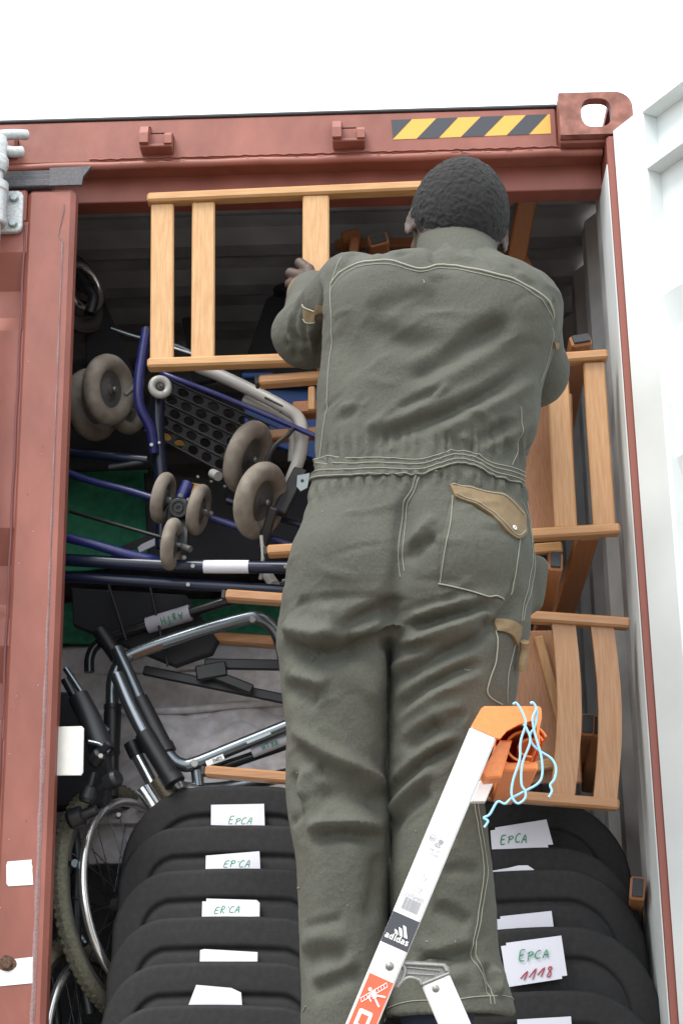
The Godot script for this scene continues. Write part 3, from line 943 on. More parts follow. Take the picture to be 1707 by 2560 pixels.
func benches() -> void:
	wood_chair("topmost wooden chair lying on its side, held by the worker", Vector3(0.156, 3.477, -0.030), Vector3(0.925, 3.491, -0.030), Vector3(0.164, 3.081, -0.030), Vector3(0.908, 3.087, -0.030), [[0.042, 0.040, 0.050], [0.160, 0.158, 0.050]], 0.483)
	wood_chair("wooden chair on its side right of the worker's waist, straight slats", Vector3(1.145, 3.083, -0.050), Vector3(0.396, 3.043, -0.050), Vector3(1.145, 2.693, -0.050), Vector3(0.413, 2.663, -0.050), [[0.040, 0.042, 0.046], [0.145, 0.150, 0.046]], 0.50, 0.0, Vector3(-0.25, 0.0, -1.0), "1")
	wood_chair("lowest wooden chair on its side, with bowed slats, on the right black chairs", Vector3(1.153, 2.494, -0.060), Vector3(0.327, 2.574, -0.060), Vector3(1.107, 2.127, -0.060), Vector3(0.288, 2.211, -0.060), [[0.066, 0.033, 0.046], [0.160, 0.135, 0.048]], 0.47, 0.013, Vector3(-0.22, 0.0, -1.0), "2")
	var z := Vector3(0, 0, 1)
	buried_chair("wooden chair deep under the roof left of the worker's head, one grey rubber foot showing", [
		[Vector3(0.663, 3.480, -0.250), Vector3(0.665, 3.524, -0.550), Vector3(1, 0.25, 0), 1], [Vector3(0.599, 3.528, -0.320), Vector3(0.597, 3.551, -0.600), Vector3(1, 0.2, 0)]],
		[["stretcher", Vector3(0.558, 3.570, -0.450), Vector3(0.761, 3.569, -0.450), 0.024, 0.02, z, M.wood_z], ["leg", Vector3(0.602, 3.454, -0.310), Vector3(0.609, 3.516, -0.310), 0.022, 0.02, z, M.wood_z]], Vector3(0.630, 3.550, -0.600))
	buried_chair("reddish wooden chair right of the worker's head, its leg reaching up to the roof", [
		[Vector3(1.020, 3.612, -0.300), Vector3(0.986, 3.466, -0.450), Vector3(1, 0.1, 0.1), 1]],
		[["brace", Vector3(1.007, 3.514, -0.420), Vector3(1.041, 3.426, -0.420), 0.024, 0.02, z, M.wood_z], ["stretcher", Vector3(0.941, 3.528, -0.460), Vector3(1.015, 3.531, -0.460), 0.03, 0.02, z, M.wood_z]], Vector3(0.990, 3.466, -0.450))
	buried_chair("wooden chair behind the slats, two of its legs poking out above and below", [
		[Vector3(1.096, 3.141, -0.090), Vector3(1.078, 3.045, -0.420), Vector3(1, 0.25, 0.1), 1], [Vector3(1.011, 2.633, -0.060), Vector3(0.993, 2.531, -0.360), Vector3(0.12, 1, 0.25), 1], [Vector3(1.089, 2.709, -0.120), Vector3(1.055, 2.605, -0.420), Vector3(1, 0.1, 0.1)]],
		[["seat", Vector3(1.012, 3.042, -0.155), Vector3(1.002, 2.716, -0.155), 0.13, 0.012, z, M.ply], ["stretcher", Vector3(0.971, 2.670, -0.100), Vector3(1.030, 2.673, -0.100), 0.022, 0.02, z, M.wood_x]], Vector3(1.053, 2.600, -0.400))
	buried_chair("wooden chair behind the bowed slats, two rubber feet between them", [
		[Vector3(1.064, 2.304, -0.130), Vector3(1.068, 2.275, -0.450), Vector3(0.1, 1, 0.2), 1], [Vector3(1.086, 2.302, -0.140), Vector3(1.095, 2.236, -0.450), Vector3(0.1, 1, 0.2), 1]],
		[["seat", Vector3(0.958, 2.509, -0.155), Vector3(0.953, 2.189, -0.155), 0.19, 0.012, z, M.ply], ["stretcher", Vector3(0.975, 2.493, -0.140), Vector3(1.013, 2.311, -0.140), 0.02, 0.012, z, M.wood_y], ["stretcher", Vector3(0.857, 2.197, -0.135), Vector3(0.995, 2.228, -0.135), 0.022, 0.016, z, M.wood_x]], Vector3(1.070, 2.228, -0.400))
	buried_chair("wooden chair wedged between the right chair stack and the white wall, one foot showing", [
		[Vector3(1.140, 1.972, -0.110), Vector3(1.174, 1.926, -0.450), Vector3(0.12, 1, 0.15), 1]], [], Vector3(1.174, 1.926, -0.450))
	buried_chair("wooden chair buried left of the worker under the topmost one, a bare leg end showing", [
		[Vector3(0.463, 3.043, -0.220), Vector3(0.548, 3.047, -0.220), z]], [["stretcher", Vector3(0.507, 3.090, -0.200), Vector3(0.506, 3.033, -0.200), 0.016, 0.02, z, M.wood_y]], Vector3(0.548, 3.047, -0.220))

# ---- stacked black chairs with paper labels
func shell(hw: float, hh: float, rad: float, dome: float) -> MB:  # a moulded backrest facing +z, its top centre at the origin
	var m := MB.new()
	var prof := [[0.0, -0.030], [0.0, -0.014], [0.0008, -0.0075], [0.003, -0.0025], [0.007, -0.0004], [0.012, 0.0002], [0.03, 0.0006], [0.052, 0.0], [0.057, -0.0012], [0.0605, -0.0038], [0.063, -0.0075], [0.066, -0.0085], [0.070, -0.0078], [0.0745, -0.0056], [0.082, -0.0046], [0.10, -0.0036], [0.13, -0.003]]
	var pts := []
	var n := 0
	for pr in prof:
		var d: float = pr[0]
		var ring_pts := []
		for k in 4:
			var s := Vector2([-1, 1, 1, -1][k], [1, 1, -1, -1][k])
			var r := maxf((rad if k < 2 else 0.05) - d, 0.022)
			var cc := Vector2(hw - d - r, hh - d - r) * s
			for i in 15:
				var a := PI - k * PI / 2 - i * PI / 28.0
				ring_pts.append(cc + Vector2(cos(a), sin(a)) * r)
			var nx := Vector2([1, 1, -1, -1][k], [1, -1, -1, 1][k])
			var r2 := maxf((rad if (k + 1) % 4 < 2 else 0.05) - d, 0.022)
			var c2 := Vector2(hw - d - r2, hh - d - r2) * nx
			var to := c2 + Vector2(cos(PI / 2 - k * PI / 2), sin(PI / 2 - k * PI / 2)) * r2
			var from: Vector2 = ring_pts[-1]
			for i in 5:
				ring_pts.append(from.lerp(to, (i + 1) / 6.0))
		ring_pts.append(ring_pts[0])
		n = ring_pts.size()
		for q in ring_pts:
			pts.append(Vector3(q.x, q.y - hh - dome * q.x * q.x / (hw * hw), pr[1] - 0.04 * q.x * q.x / hw))
	m.grid(pts, n, prof.size(), false)
	var k0 := m.v.size() - n
	var c := m.vert(Vector3(0, -hh, -0.003), Vector3(0, 0, 1))
	for i in n - 1:
		m.idx.append_array([k0 + i, k0 + i + 1, c])
	return m

func glyph(ch: String) -> Array:
	match ch:
		"E": return [[[0.62, 1.0], [0.15, 0.95], [0.05, 0.05], [0.55, 0.02]], [[0.10, 0.52], [0.5, 0.56]]]
		"P": return [[[0.12, 0.0], [0.2, 0.98]], [[0.02, 0.85], [0.45, 1.0], [0.66, 0.82], [0.52, 0.6], [0.16, 0.52]]]
		"C": return [[[0.66, 0.9], [0.4, 0.98], [0.1, 0.6], [0.14, 0.15], [0.4, 0.03], [0.65, 0.12]]]
		"R": return [[[0.1, 0.0], [0.16, 0.95], [0.5, 0.9], [0.5, 0.62], [0.16, 0.5], [0.6, 0.02]]]
		"A": return [[[0.02, 0.0], [0.42, 1.0], [0.62, 0.0]], [[0.14, 0.38], [0.6, 0.42]]]
		"1": return [[[0.0, 0.25], [0.62, 1.0], [0.42, 0.0]]]
		"8": return [[[0.6, 0.85], [0.4, 1.0], [0.22, 0.8], [0.55, 0.45], [0.5, 0.05], [0.22, 0.08], [0.3, 0.4], [0.6, 0.85]]]
		"H": return [[[0.08, 0.0], [0.12, 1.0]], [[0.55, 0.0], [0.6, 1.0]], [[0.1, 0.5], [0.58, 0.5]]]
		"T": return [[[0.35, 0.0], [0.35, 1.0]], [[0.0, 0.98], [0.7, 1.0]]]
		"D": return [[[0.1, 0.0], [0.1, 1.0], [0.5, 0.85], [0.6, 0.5], [0.48, 0.1], [0.1, 0.0]]]
		"M": return [[[0.02, 0.0], [0.1, 1.0], [0.35, 0.4], [0.6, 1.0], [0.7, 0.0]]]
		"3": return [[[0.1, 0.9], [0.4, 1.0], [0.5, 0.75], [0.25, 0.55], [0.55, 0.3], [0.35, 0.0], [0.08, 0.1]]]
		".": return [[[0.2, 0.05], [0.3, 0.15]]]
		"'": return [[[0.2, 0.9], [0.3, 0.7]]]
	return []

func handwriting(text: String, t: Transform3D, size: float, r: float, mat: Material, parent: Node) -> void:
	var x := 0.0
	for ch in text:
		var m := MB.new()
		for s in glyph(ch):
			var p := []
			for q in s:
				p.append(t * Vector3((x + q[0] + 0.07 * (hash1(x * 3.1 + t.origin.x * 50.0) - 0.5) + 0.10 * q[1] * (hash1(x + t.origin.y * 31.0) - 0.5)) * size, (q[1] * (0.85 + 0.35 * hash1(x * 1.7 + t.origin.y * 40.0)) + 0.18 * (hash1(x * 5.0 + t.origin.y * 70.0) - 0.5)) * size, 0))
			tube(curve(p, 3), r, m, 6)
		if m.v.size():
			put("handwritten_letter", m, mat, parent)
		x += 0.42 if ch in ["'", "."] else 0.86

func note(label: String, p: Array, text: String, spot: Vector3, size: float, sheets := 1, lean := 0.0, text2 := "", spot2 := Vector3.ZERO) -> void:
	var t := thing("paper_label", label, "paper label", "paper labels tucked into the chair stacks", p[2])
	for k in sheets:
		var q := []
		for a in p:
			q.append(a + Vector3(0.010 * k, 0.006 * k, -0.008 - 0.0012 * k))
		put("sheet", plate(q, 0.0005), M.paper, t)
	var f := facing(p)
	var b := Basis(Vector3(0, 0, 1), lean)
	if text:
		handwriting(text, Transform3D(f.basis * b * Basis(Vector3(1, 0, 0), Vector3(0.22, 1, 0), Vector3(0, 0, 1)), spot + Vector3(0, 0, -0.008) + f.basis.z * 0.0009), size, 0.0011, M.green_ink, t)
	if text2:
		handwriting(text2, Transform3D(f.basis * b * Basis(Vector3(1, 0, 0), Vector3(0.3, 1, 0), Vector3(0, 0, 1)), spot2 + Vector3(0, 0, -0.008) + f.basis.z * 0.0009), size * 1.05, 0.0012, M.red_ink, t)

func chair_stacks() -> void:
	var mk := func(hw: float, hh: float, pw: float, dome: float) -> Node3D:
		var t := Node3D.new()
		t.name = "chair_pattern_%d" % int(pw * 1000)
		add_child(t)
		put("backrest", shell(hw, hh, pw, dome), M.shell, t)
		put("seat", abox(Vector3(-0.21, -0.40, -0.46), Vector3(0.21, -0.375, -0.04), 0.012, MB.new()), M.shell, t)
		for sx in [-1.0, 1.0]:
			put("leg", tube(curve([Vector3(sx * 0.2, -0.2, -0.034), Vector3(sx * 0.205, -0.42, -0.05), Vector3(sx * 0.22, -0.84, 0.02)]), 0.011), M.black, t)
			put("leg", tube(curve([Vector3(sx * 0.2, -0.41, -0.40), Vector3(sx * 0.22, -0.84, -0.46)]), 0.011), M.black, t)
		return t
	var spots := [
		[Vector3(0.338, 2.213, -0.235), "top black padded chair of the left stack, under the walking frames"],
		[Vector3(0.332, 2.126, -0.200), "black padded chair second from the top of the left stack"],
		[Vector3(0.328, 2.034, -0.165), "black padded chair third from the top of the left stack"],
		[Vector3(0.325, 1.936, -0.130), "black padded chair fourth from the top of the left stack"],
		[Vector3(0.322, 1.846, -0.095), "black padded chair fifth from the top of the left stack"],
		[Vector3(0.321, 1.764, -0.060), "lowest black padded chair in view in the left stack"],
		[Vector3(0.908, 2.170, -0.240), "top black padded chair of the right stack, carrying the lowest wooden chair"],
		[Vector3(0.915, 2.068, -0.200), "black padded chair second from the top of the right stack"],
		[Vector3(0.921, 2.019, -0.165), "black padded chair third from the top of the right stack"],
		[Vector3(0.930, 1.902, -0.110), "black padded chair of the right stack whose label has a red number"],
		[Vector3(0.928, 1.778, -0.060), "lowest black padded chair in view in the right stack"]]
	var one: Node3D = mk.call(0.232, 0.19, 0.118, 0.010)
	var two: Node3D = mk.call(0.236, 0.19, 0.155, 0.016)
	for i in spots.size():
		var src := two if i > 5 or i == 0 else one
		var o: Node3D = src.duplicate()
		o.name = numbered("stacking_chair")
		add_child(o)
		o.position = spots[i][0]
		o.rotation_degrees = Vector3(-4, 2.0 * hash1(i * 3.0) - 1.0, (-1.0 if i < 6 else 1.5) + 1.2 * hash1(i * 7.0) - 0.6)
		tag(o, spots[i][1], "chair", "black padded chairs in two stacks")
	remove_child(one)
	remove_child(two)
	one.free()
	two.free()
	note("white label reading EPCA on the top chair of the left stack", [Vector3(0.287, 2.170, -0.215), Vector3(0.397, 2.170, -0.215), Vector3(0.399, 2.122, -0.205), Vector3(0.288, 2.127, -0.205)], "EPCA", Vector3(0.324, 2.128, -0.207), 0.0145)
	note("white label reading EPCA, second from the top of the left stack", [Vector3(0.281, 2.061, -0.178), Vector3(0.390, 2.068, -0.178), Vector3(0.392, 2.032, -0.172), Vector3(0.281, 2.033, -0.172)], "EP'CA", Vector3(0.317, 2.036, -0.174), 0.0145)
	note("wide white label with rounded corner, third from the top of the left stack", [Vector3(0.278, 1.966, -0.145), Vector3(0.286, 1.966, -0.145), Vector3(0.286, 1.972, -0.145), Vector3(0.387, 1.967, -0.145), Vector3(0.393, 1.961, -0.144), Vector3(0.393, 1.934, -0.138), Vector3(0.278, 1.935, -0.138)], "ER'CA", Vector3(0.302, 1.942, -0.141), 0.0135)
	note("blank narrow white label on the left stack, fourth from the top", [Vector3(0.278, 1.869, -0.112), Vector3(0.286, 1.871, -0.112), Vector3(0.391, 1.863, -0.112), Vector3(0.391, 1.845, -0.108), Vector3(0.278, 1.847, -0.108)], "", Vector3.ZERO, 0.0)
	note("folded white label sticking up askew on the left stack", [Vector3(0.275, 1.801, -0.075), Vector3(0.343, 1.794, -0.075), Vector3(0.362, 1.785, -0.075), Vector3(0.364, 1.762, -0.072), Vector3(0.261, 1.764, -0.072)], "", Vector3.ZERO, 0.0)
	note("white label reading EPCA on the top chair of the right stack", [Vector3(0.862, 2.104, -0.205), Vector3(0.968, 2.119, -0.205), Vector3(0.978, 2.066, -0.197), Vector3(0.863, 2.065, -0.197)], "EPCA", Vector3(0.881, 2.074, -0.199), 0.0165, 2, 0.08)
	note("curled white label edge in the gap of the right stack", [Vector3(0.851, 2.017, -0.168), Vector3(0.891, 2.023, -0.168), Vector3(0.913, 2.028, -0.168), Vector3(0.932, 2.028, -0.168), Vector3(0.944, 2.019, -0.168), Vector3(0.943, 2.013, -0.166), Vector3(0.851, 2.010, -0.166)], "", Vector3.ZERO, 0.0)
	note("blank double white label on the right stack above the red number", [Vector3(0.861, 1.920, -0.145), Vector3(0.963, 1.929, -0.145), Vector3(0.965, 1.897, -0.140), Vector3(0.860, 1.896, -0.140)], "", Vector3.ZERO, 0.0, 2)
	note("large white label reading EPCA with a red number below", [Vector3(0.866, 1.864, -0.086), Vector3(0.974, 1.876, -0.086), Vector3(0.980, 1.800, -0.074), Vector3(0.874, 1.786, -0.074)], "EPCA", Vector3(0.899, 1.834, -0.079), 0.0175, 2, 0.09, "1118", Vector3(0.900, 1.799, -0.075))
	note("white label at the bottom edge of the right stack", [Vector3(0.888, 1.725, -0.045), Vector3(0.990, 1.729, -0.045), Vector3(0.990, 1.697, -0.040), Vector3(0.888, 1.695, -0.040)], "", Vector3.ZERO, 0.0)

# ---- mattresses and cloth behind
func sheet(c: Array, nu: int, nv: int, rise: Callable) -> MB:  # a soft sheet between four corners, with its own relief and a back
	var m := MB.new()
	var nn: Vector3 = (c[1] - c[0]).cross(c[3] - c[0]).normalized()
	if nn.z < 0:
		nn = -nn
	for side in 2:
		var p := []
		for j in nv:
			for i in nu:
				var u := float(i) / (nu - 1)
				var v := float(j) / (nv - 1)
				p.append(c[0].lerp(c[1], u).lerp(c[3].lerp(c[2], u), v) + nn * (rise.call(u, v) - 0.006 * side))
		m.grid(p, nu, nv, side == 0)
	return m

func bedding() -> void:
	var quilt := func(u: float, v: float) -> float:
		var w := v * 5.0 + 0.42 * sin(u * 21.0) * (1.0 if fposmod(v * 5.0, 2.0) < 1.0 else 0.8)
		return 0.010 * pow(absf(sin(w * PI)), 0.45) + 0.003 * sin(u * 9.0 + v * 4.0)
	var t := thing("mattress", "grey quilted mattress with a wavy pattern behind the walking frames", "mattress", "grey mattresses behind the walking aids", Vector3(0.164, 2.220, -0.600))
	put("cover", sheet([Vector3(-0.105, 2.428, -0.500), Vector3(0.530, 2.432, -0.500), Vector3(0.530, 2.161, -0.380), Vector3(-0.073, 2.154, -0.380)], 120, 60, quilt), M.mattress, t)
	var pipe := MB.new()
	tube(curve([Vector3(-0.102, 2.415, -0.485), Vector3(0.076, 2.427, -0.485), Vector3(0.195, 2.426, -0.485), Vector3(0.333, 2.437, -0.485), Vector3(0.531, 2.439, -0.485)]), 0.009, pipe)
	put("piping", pipe, M.mattress, t)
	var t2 := thing("mattress", "grey mattress lying under the green cloth, darker and smooth", "mattress", "grey mattresses behind the walking aids", Vector3(0.142, 2.518, -0.750))
	put("cover", sheet([Vector3(-0.164, 2.635, -0.660), Vector3(0.528, 2.636, -0.660), Vector3(0.529, 2.408, -0.520), Vector3(-0.108, 2.404, -0.520)], 60, 30, func(u: float, v: float) -> float: return 0.02 * sin(v * PI) + 0.003 * sin(u * 9.0 + v * 3.0)), M.mattress, t2)
	put("piping", tube(curve([Vector3(-0.144, 2.528, -0.580), Vector3(0.060, 2.539, -0.580), Vector3(0.285, 2.544, -0.580), Vector3(0.529, 2.534, -0.580)]), 0.006), M.mattress, t2)
	var t3 := thing("mattress", "edge of a third grey mattress just above the left black chairs", "mattress", "grey mattresses behind the walking aids", Vector3(0.177, 2.166, -0.500))
	put("cover", sheet([Vector3(-0.090, 2.260, -0.450), Vector3(0.530, 2.277, -0.450), Vector3(0.529, 2.089, -0.400), Vector3(-0.073, 2.073, -0.400)], 60, 20, func(u: float, v: float) -> float: return 0.025 * sin(v * PI) + 0.004 * sin(u * 13.0)), M.mattress, t3)
	put("piping", tube(curve([Vector3(0.040, 2.243, -0.430), Vector3(0.165, 2.252, -0.430), Vector3(0.252, 2.262, -0.430), Vector3(0.434, 2.269, -0.430)]), 0.006), M.mattress, t3)
	var fold := func(u: float, v: float) -> float:
		return 0.012 * sin(u * 5.0 + v * 3.0) + 0.010 * absf(sin(u * 2.2 - v * 4.0)) + 0.004 * absf(sin(u * 7.0 + v * 5.0 + sin(v * 6.0)))
	var g := put("green_cloth", sheet([Vector3(-0.152, 3.032, -0.520), Vector3(0.093, 3.045, -0.550), Vector3(0.117, 2.775, -0.500), Vector3(-0.130, 2.758, -0.460)], 50, 50, fold), M.green)
	tag(g, "crumpled dark green cloth behind the blue tubes and small wheels", "cloth", "green cloths among the load")
	var g2 := put("green_cloth", sheet([Vector3(-0.167, 2.730, -0.660), Vector3(0.529, 2.725, -0.660), Vector3(0.528, 2.624, -0.630), Vector3(-0.157, 2.623, -0.630)], 70, 16, fold), M.green)
	tag(g2, "strip of green cloth on the grey mattress behind the walking frames", "cloth", "green cloths among the load")
	var bx := thing("blue_box", "blue plastic box behind the perforated basket beside the worker's waist", "box", "", Vector3(0.467, 3.075, -0.700))
	put("side", plate([Vector3(0.322, 3.287, -0.600), Vector3(0.517, 3.281, -0.600), Vector3(0.514, 3.068, -0.620), Vector3(0.321, 3.142, -0.620)], 0.02, MB.new(), 0.003), M.blue_box, bx)
	put("rim", bar(Vector3(0.318, 3.285, -0.590), Vector3(0.523, 3.282, -0.590), 0.014, 0.03), M.blue_box, bx)

# ---- walking aids
func wheel(called: String, parent: Node, at: Vector3, axis: Vector3, big: float, r: float, mat: Material, dish := true, wide := 1.0) -> void:
	var g := group(called, parent)
	var f := frame_of(at, axis)
	put("tyre", ring(f, big, r, MB.new(), 44, 14, wide), mat, g)
	var m := MB.new()
	var b := big - r * 0.55
	if dish:
		lathe(f, [Vector2(0.001, r * 0.55), Vector2(b * 0.22, r * 0.55), Vector2(b * 0.26, r * 0.25), Vector2(b * 0.55, r * 0.05), Vector2(b * 0.86, r * 0.15), Vector2(b, r * 0.4), Vector2(b, -r * 0.4), Vector2(b * 0.5, -r * 0.2), Vector2(0.001, -r * 0.4)], m, 32)
	else:
		lathe(f, [Vector2(0.001, r * 0.7), Vector2(b * 0.5, r * 0.7), Vector2(b * 0.6, r * 0.3), Vector2(b, r * 0.3), Vector2(b, -r * 0.3), Vector2(0.001, -r * 0.5)], m, 28)
	put("hub", m, M.hub, g)
	put("axle_nut", bolt(at + axis.normalized() * r * 0.5, axis, minf(0.007, big * 0.13), 0.012), M.screw, g)

func basket(parent: Node, c: Array, nu: int, nv: int, skip: Callable) -> void:  # a dark sheet with round holes
	var m := MB.new()
	var at := func(u: float, v: float) -> Vector3: return c[0].lerp(c[1], u).lerp(c[3].lerp(c[2], u), v)
	var nn: Vector3 = (c[1] - c[0]).cross(c[3] - c[0]).normalized()
	if nn.z < 0:
		nn = -nn
	for j in nv:
		for i in nu:
			var off := 0.5 if j % 2 else 0.0
			var u0 := (i + off) / (nu + 0.5)
			var u1 := (i + 1 + off) / (nu + 0.5)
			var v0 := float(j) / nv
			var v1 := float(j + 1) / nv
			var hole: bool = not skip.call(i, j)
			var seg := 20
			for k in seg:
				var q := []
				for a in [TAU * k / seg, TAU * (k + 1) / seg]:
					var d := Vector2(cos(a), sin(a))
					var s := 0.5 / maxf(absf(d.x), absf(d.y))
					for e in [d * s, d * 0.36 if hole else Vector2.ZERO]:
						q.append(at.call(lerpf(u0, u1, 0.5 + e.x), lerpf(v0, v1, 0.5 + e.y)))
				m.quad(q[0], q[1], q[3], q[2], nn)
				if hole:
					m.quad(q[1], q[1] - nn * 0.006, q[3] - nn * 0.006, q[3], Vector3.ZERO)
	put("perforated_basket", m, M.cloth_black, parent)
	for j in nv + 1:
		put("basket_rib", rod(at.call(0.0, float(j) / nv) + nn * 0.002, at.call(1.0, float(j) / nv) + nn * 0.002, 0.0022), M.black, parent)

func walkers() -> void:
	# folded rollator at the upper left
	var a := thing("rollator", "blue rollator with two large worn grey wheels at the upper left of the load", "walking aid", "blue folded rollators in the load", Vector3(0.134, 2.976, -0.200))
	wheel("wheel", a, Vector3(0.053, 3.098, -0.200), Vector3(0.86, -0.16, 0.48), 0.0605, 0.0200, M.tyre)
	wheel("wheel", a, Vector3(-0.001, 3.103, -0.300), Vector3(0.85, -0.05, 0.5), 0.065, 0.0195, M.tyre)
	wheel("wheel", a, Vector3(0.074, 3.101, -0.340), Vector3(0.80, -0.1, 0.6), 0.04, 0.015, M.tyre)
	put("blue_tube", tube(curve([Vector3(0.139, 3.229, -0.170), Vector3(0.130, 3.162, -0.170), Vector3(0.124, 3.099, -0.170), Vector3(0.127, 3.046, -0.180), Vector3(0.149, 3.001, -0.200), Vector3(0.155, 2.952, -0.220)]), 0.0115), M.blue, a)
	put("blue_tube", tube(curve([Vector3(0.159, 3.102, -0.230), Vector3(0.159, 3.001, -0.240), Vector3(0.168, 2.884, -0.260), Vector3(0.168, 2.748, -0.280)]), 0.016), M.navy, a)
	put("tube_opening", rod(Vector3(0.139, 3.227, -0.168), Vector3(0.139, 3.232, -0.168), 0.009), M.black, a)
	put("axle_arm", bar(Vector3(0.093, 3.073, -0.175), Vector3(0.132, 3.118, -0.190), 0.012, 0.008), M.hub, a)
	put("black_tube", tube(curve([Vector3(0.038, 3.292, -0.300), Vector3(0.084, 3.274, -0.300), Vector3(0.130, 3.260, -0.300), Vector3(0.206, 3.238, -0.300), Vector3(0.307, 3.170, -0.300)]), 0.006), M.dark_chrome, a)
	put("chrome_rod", tube([Vector3(0.188, 3.215, -0.240), Vector3(0.263, 3.186, -0.240)], 0.004), M.chrome, a)
	put("rivet", bolt(Vector3(0.153, 2.959, -0.190), Vector3(0, 0, 1), 0.005, 0.004), M.screw, a)
	put("rivet", bolt(Vector3(0.168, 2.969, -0.205), Vector3(0, 0, 1), 0.004, 0.004), M.screw, a)
	put("black_fork", rod(Vector3(0.045, 2.941, -0.280), Vector3(0.133, 2.954, -0.280), 0.008), M.black, a)
	put("navy_tube", rod(Vector3(-0.089, 2.992, -0.300), Vector3(0.133, 2.956, -0.280), 0.012), M.navy, a)
	# rollator with basket
	var b := thing("rollator", "folded rollator with perforated black basket and two tilted grey wheels", "walking aid", "blue folded rollators in the load", Vector3(0.352, 2.815, -0.250))
	basket(b, [Vector3(0.153, 3.184, -0.340), Vector3(0.424, 3.048, -0.340), Vector3(0.347, 2.903, -0.300), Vector3(0.121, 3.035, -0.300)], 7, 5, func(i: int, j: int) -> bool: return false)
	for q in [Vector3(0.167, 3.041, -0.345), Vector3(0.225, 2.912, -0.345), Vector3(0.195, 3.029, -0.350)]:
		put("yellow_label", plate([q + Vector3(-0.016, -0.009, 0), q + Vector3(0.014, -0.015, 0), q + Vector3(0.018, 0.008, 0), q + Vector3(-0.008, 0.014, 0)], 0.001), M.yellow, b)
	put("grey_tube", tube(curve([Vector3(0.248, 3.165, -0.240), Vector3(0.314, 3.127, -0.220), Vector3(0.394, 3.075, -0.200), Vector3(0.443, 3.041, -0.190), Vector3(0.476, 3.014, -0.190), Vector3(0.485, 2.973, -0.190), Vector3(0.478, 2.926, -0.200), Vector3(0.458, 2.874, -0.210), Vector3(0.442, 2.822, -0.220)]), 0.0145), M.grey_tube, b)
	put("grey_tube", tube(curve([Vector3(0.352, 3.084, -0.245), Vector3(0.431, 3.042, -0.235), Vector3(0.462, 3.006, -0.235), Vector3(0.460, 2.934, -0.250)]), 0.011), M.grey_tube, b)
	put("grip_plate", bar(Vector3(0.403, 3.062, -0.185), Vector3(0.444, 3.037, -0.180), 0.004, 0.012), M.black, b)
	put("hole", bolt(Vector3(0.437, 3.026, -0.180), Vector3(0, 0, 1), 0.003, 0.002), M.black, b)
	put("blue_tube", tube(curve([Vector3(0.172, 3.134, -0.200), Vector3(0.200, 3.118, -0.190), Vector3(0.318, 3.062, -0.180), Vector3(0.435, 3.002, -0.170), Vector3(0.549, 2.942, -0.160)]), 0.0062), M.blue, b)
	wheel("wheel", b, Vector3(0.368, 2.914, -0.160), Vector3(0.86, -0.42, 0.28), 0.0625, 0.0200, M.tyre)
	wheel("wheel", b, Vector3(0.397, 2.803, -0.130), Vector3(0.85, -0.36, 0.38), 0.0645, 0.0210, M.tyre)
	wheel("wheel", b, Vector3(0.169, 3.097, -0.190), Vector3(0.30, -0.1, 0.94), 0.0185, 0.0085, M.grey_tube, false)
	put("brake_lever", tube(curve([Vector3(0.408, 2.894, -0.140), Vector3(0.427, 2.926, -0.130), Vector3(0.455, 2.955, -0.140), Vector3(0.466, 2.977, -0.160)]), 0.005), M.black, b)
	put("bracket_plate", plate([Vector3(0.474, 2.873, -0.170), Vector3(0.502, 2.878, -0.170), Vector3(0.496, 2.844, -0.170), Vector3(0.481, 2.836, -0.170), Vector3(0.472, 2.847, -0.170)], 0.003, MB.new(), 0.0005), M.steel, b)
	put("hole", bolt(Vector3(0.485, 2.860, -0.170), Vector3(0, 0, 1), 0.004, 0.001), M.black, b)
	put("fork", bar(Vector3(0.427, 2.779, -0.105), Vector3(0.397, 2.705, -0.160), 0.02, 0.012), M.black, b)
	put("fork", bar(Vector3(0.435, 2.779, -0.150), Vector3(0.480, 2.895, -0.200), 0.03, 0.02), M.black, b)
	put("cable", tube(curve([Vector3(0.399, 2.722, -0.120), Vector3(0.402, 2.676, -0.130), Vector3(0.395, 2.634, -0.150)]), 0.004), M.grey_tube, b)
	put("white_cap", rod(Vector3(0.283, 2.907, -0.240), Vector3(0.298, 2.893, -0.220), 0.011), M.grey_tube, b)
	for i in 5:
		put("bolt", bolt(Vector3(0.245, 2.913, -0.290) + Vector3(0.03 * i, -0.012 * i, 0.01), Vector3(0.3, 0, 1), 0.004, 0.006), M.screw, b)
	# long blue tubes with a cluster of three small wheels
	var c := thing("rollator", "blue and navy tubed rollator with a cluster of three small wheels", "walking aid", "blue folded rollators in the load", Vector3(0.215, 2.653, -0.200))
	wheel("wheel", c, Vector3(0.187, 2.818, -0.140), Vector3(0.96, -0.25, 0.10), 0.0425, 0.0140, M.tyre, false)
	wheel("wheel", c, Vector3(0.264, 2.789, -0.140), Vector3(0.96, -0.25, 0.10), 0.0425, 0.0140, M.tyre, false)
	wheel("wheel", c, Vector3(0.211, 2.704, -0.110), Vector3(0.985, -0.16, 0.06), 0.0425, 0.0140, M.tyre, false)
	var fr := frame_of(Vector3(0.225, 2.788, -0.120), Vector3(-0.1, -0.35, 0.93))
	put("rubber_hub", lathe(fr, [Vector2(0.0215, -0.045), Vector2(0.0215, 0.006), Vector2(0.019, 0.010), Vector2(0.015, 0.010), Vector2(0.014, 0.007), Vector2(0.010, 0.007), Vector2(0.009, 0.011), Vector2(0.005, 0.011), Vector2(0.004, 0.008), Vector2(0.0005, 0.008)]), M.foot, c)
	put("blue_stub", rod(Vector3(0.242, 2.848, -0.130), Vector3(0.226, 2.807, -0.130), 0.0135), M.blue, c)
	put("axle", rod(Vector3(0.162, 2.822, -0.140), Vector3(0.290, 2.777, -0.140), 0.007), M.hub, c)
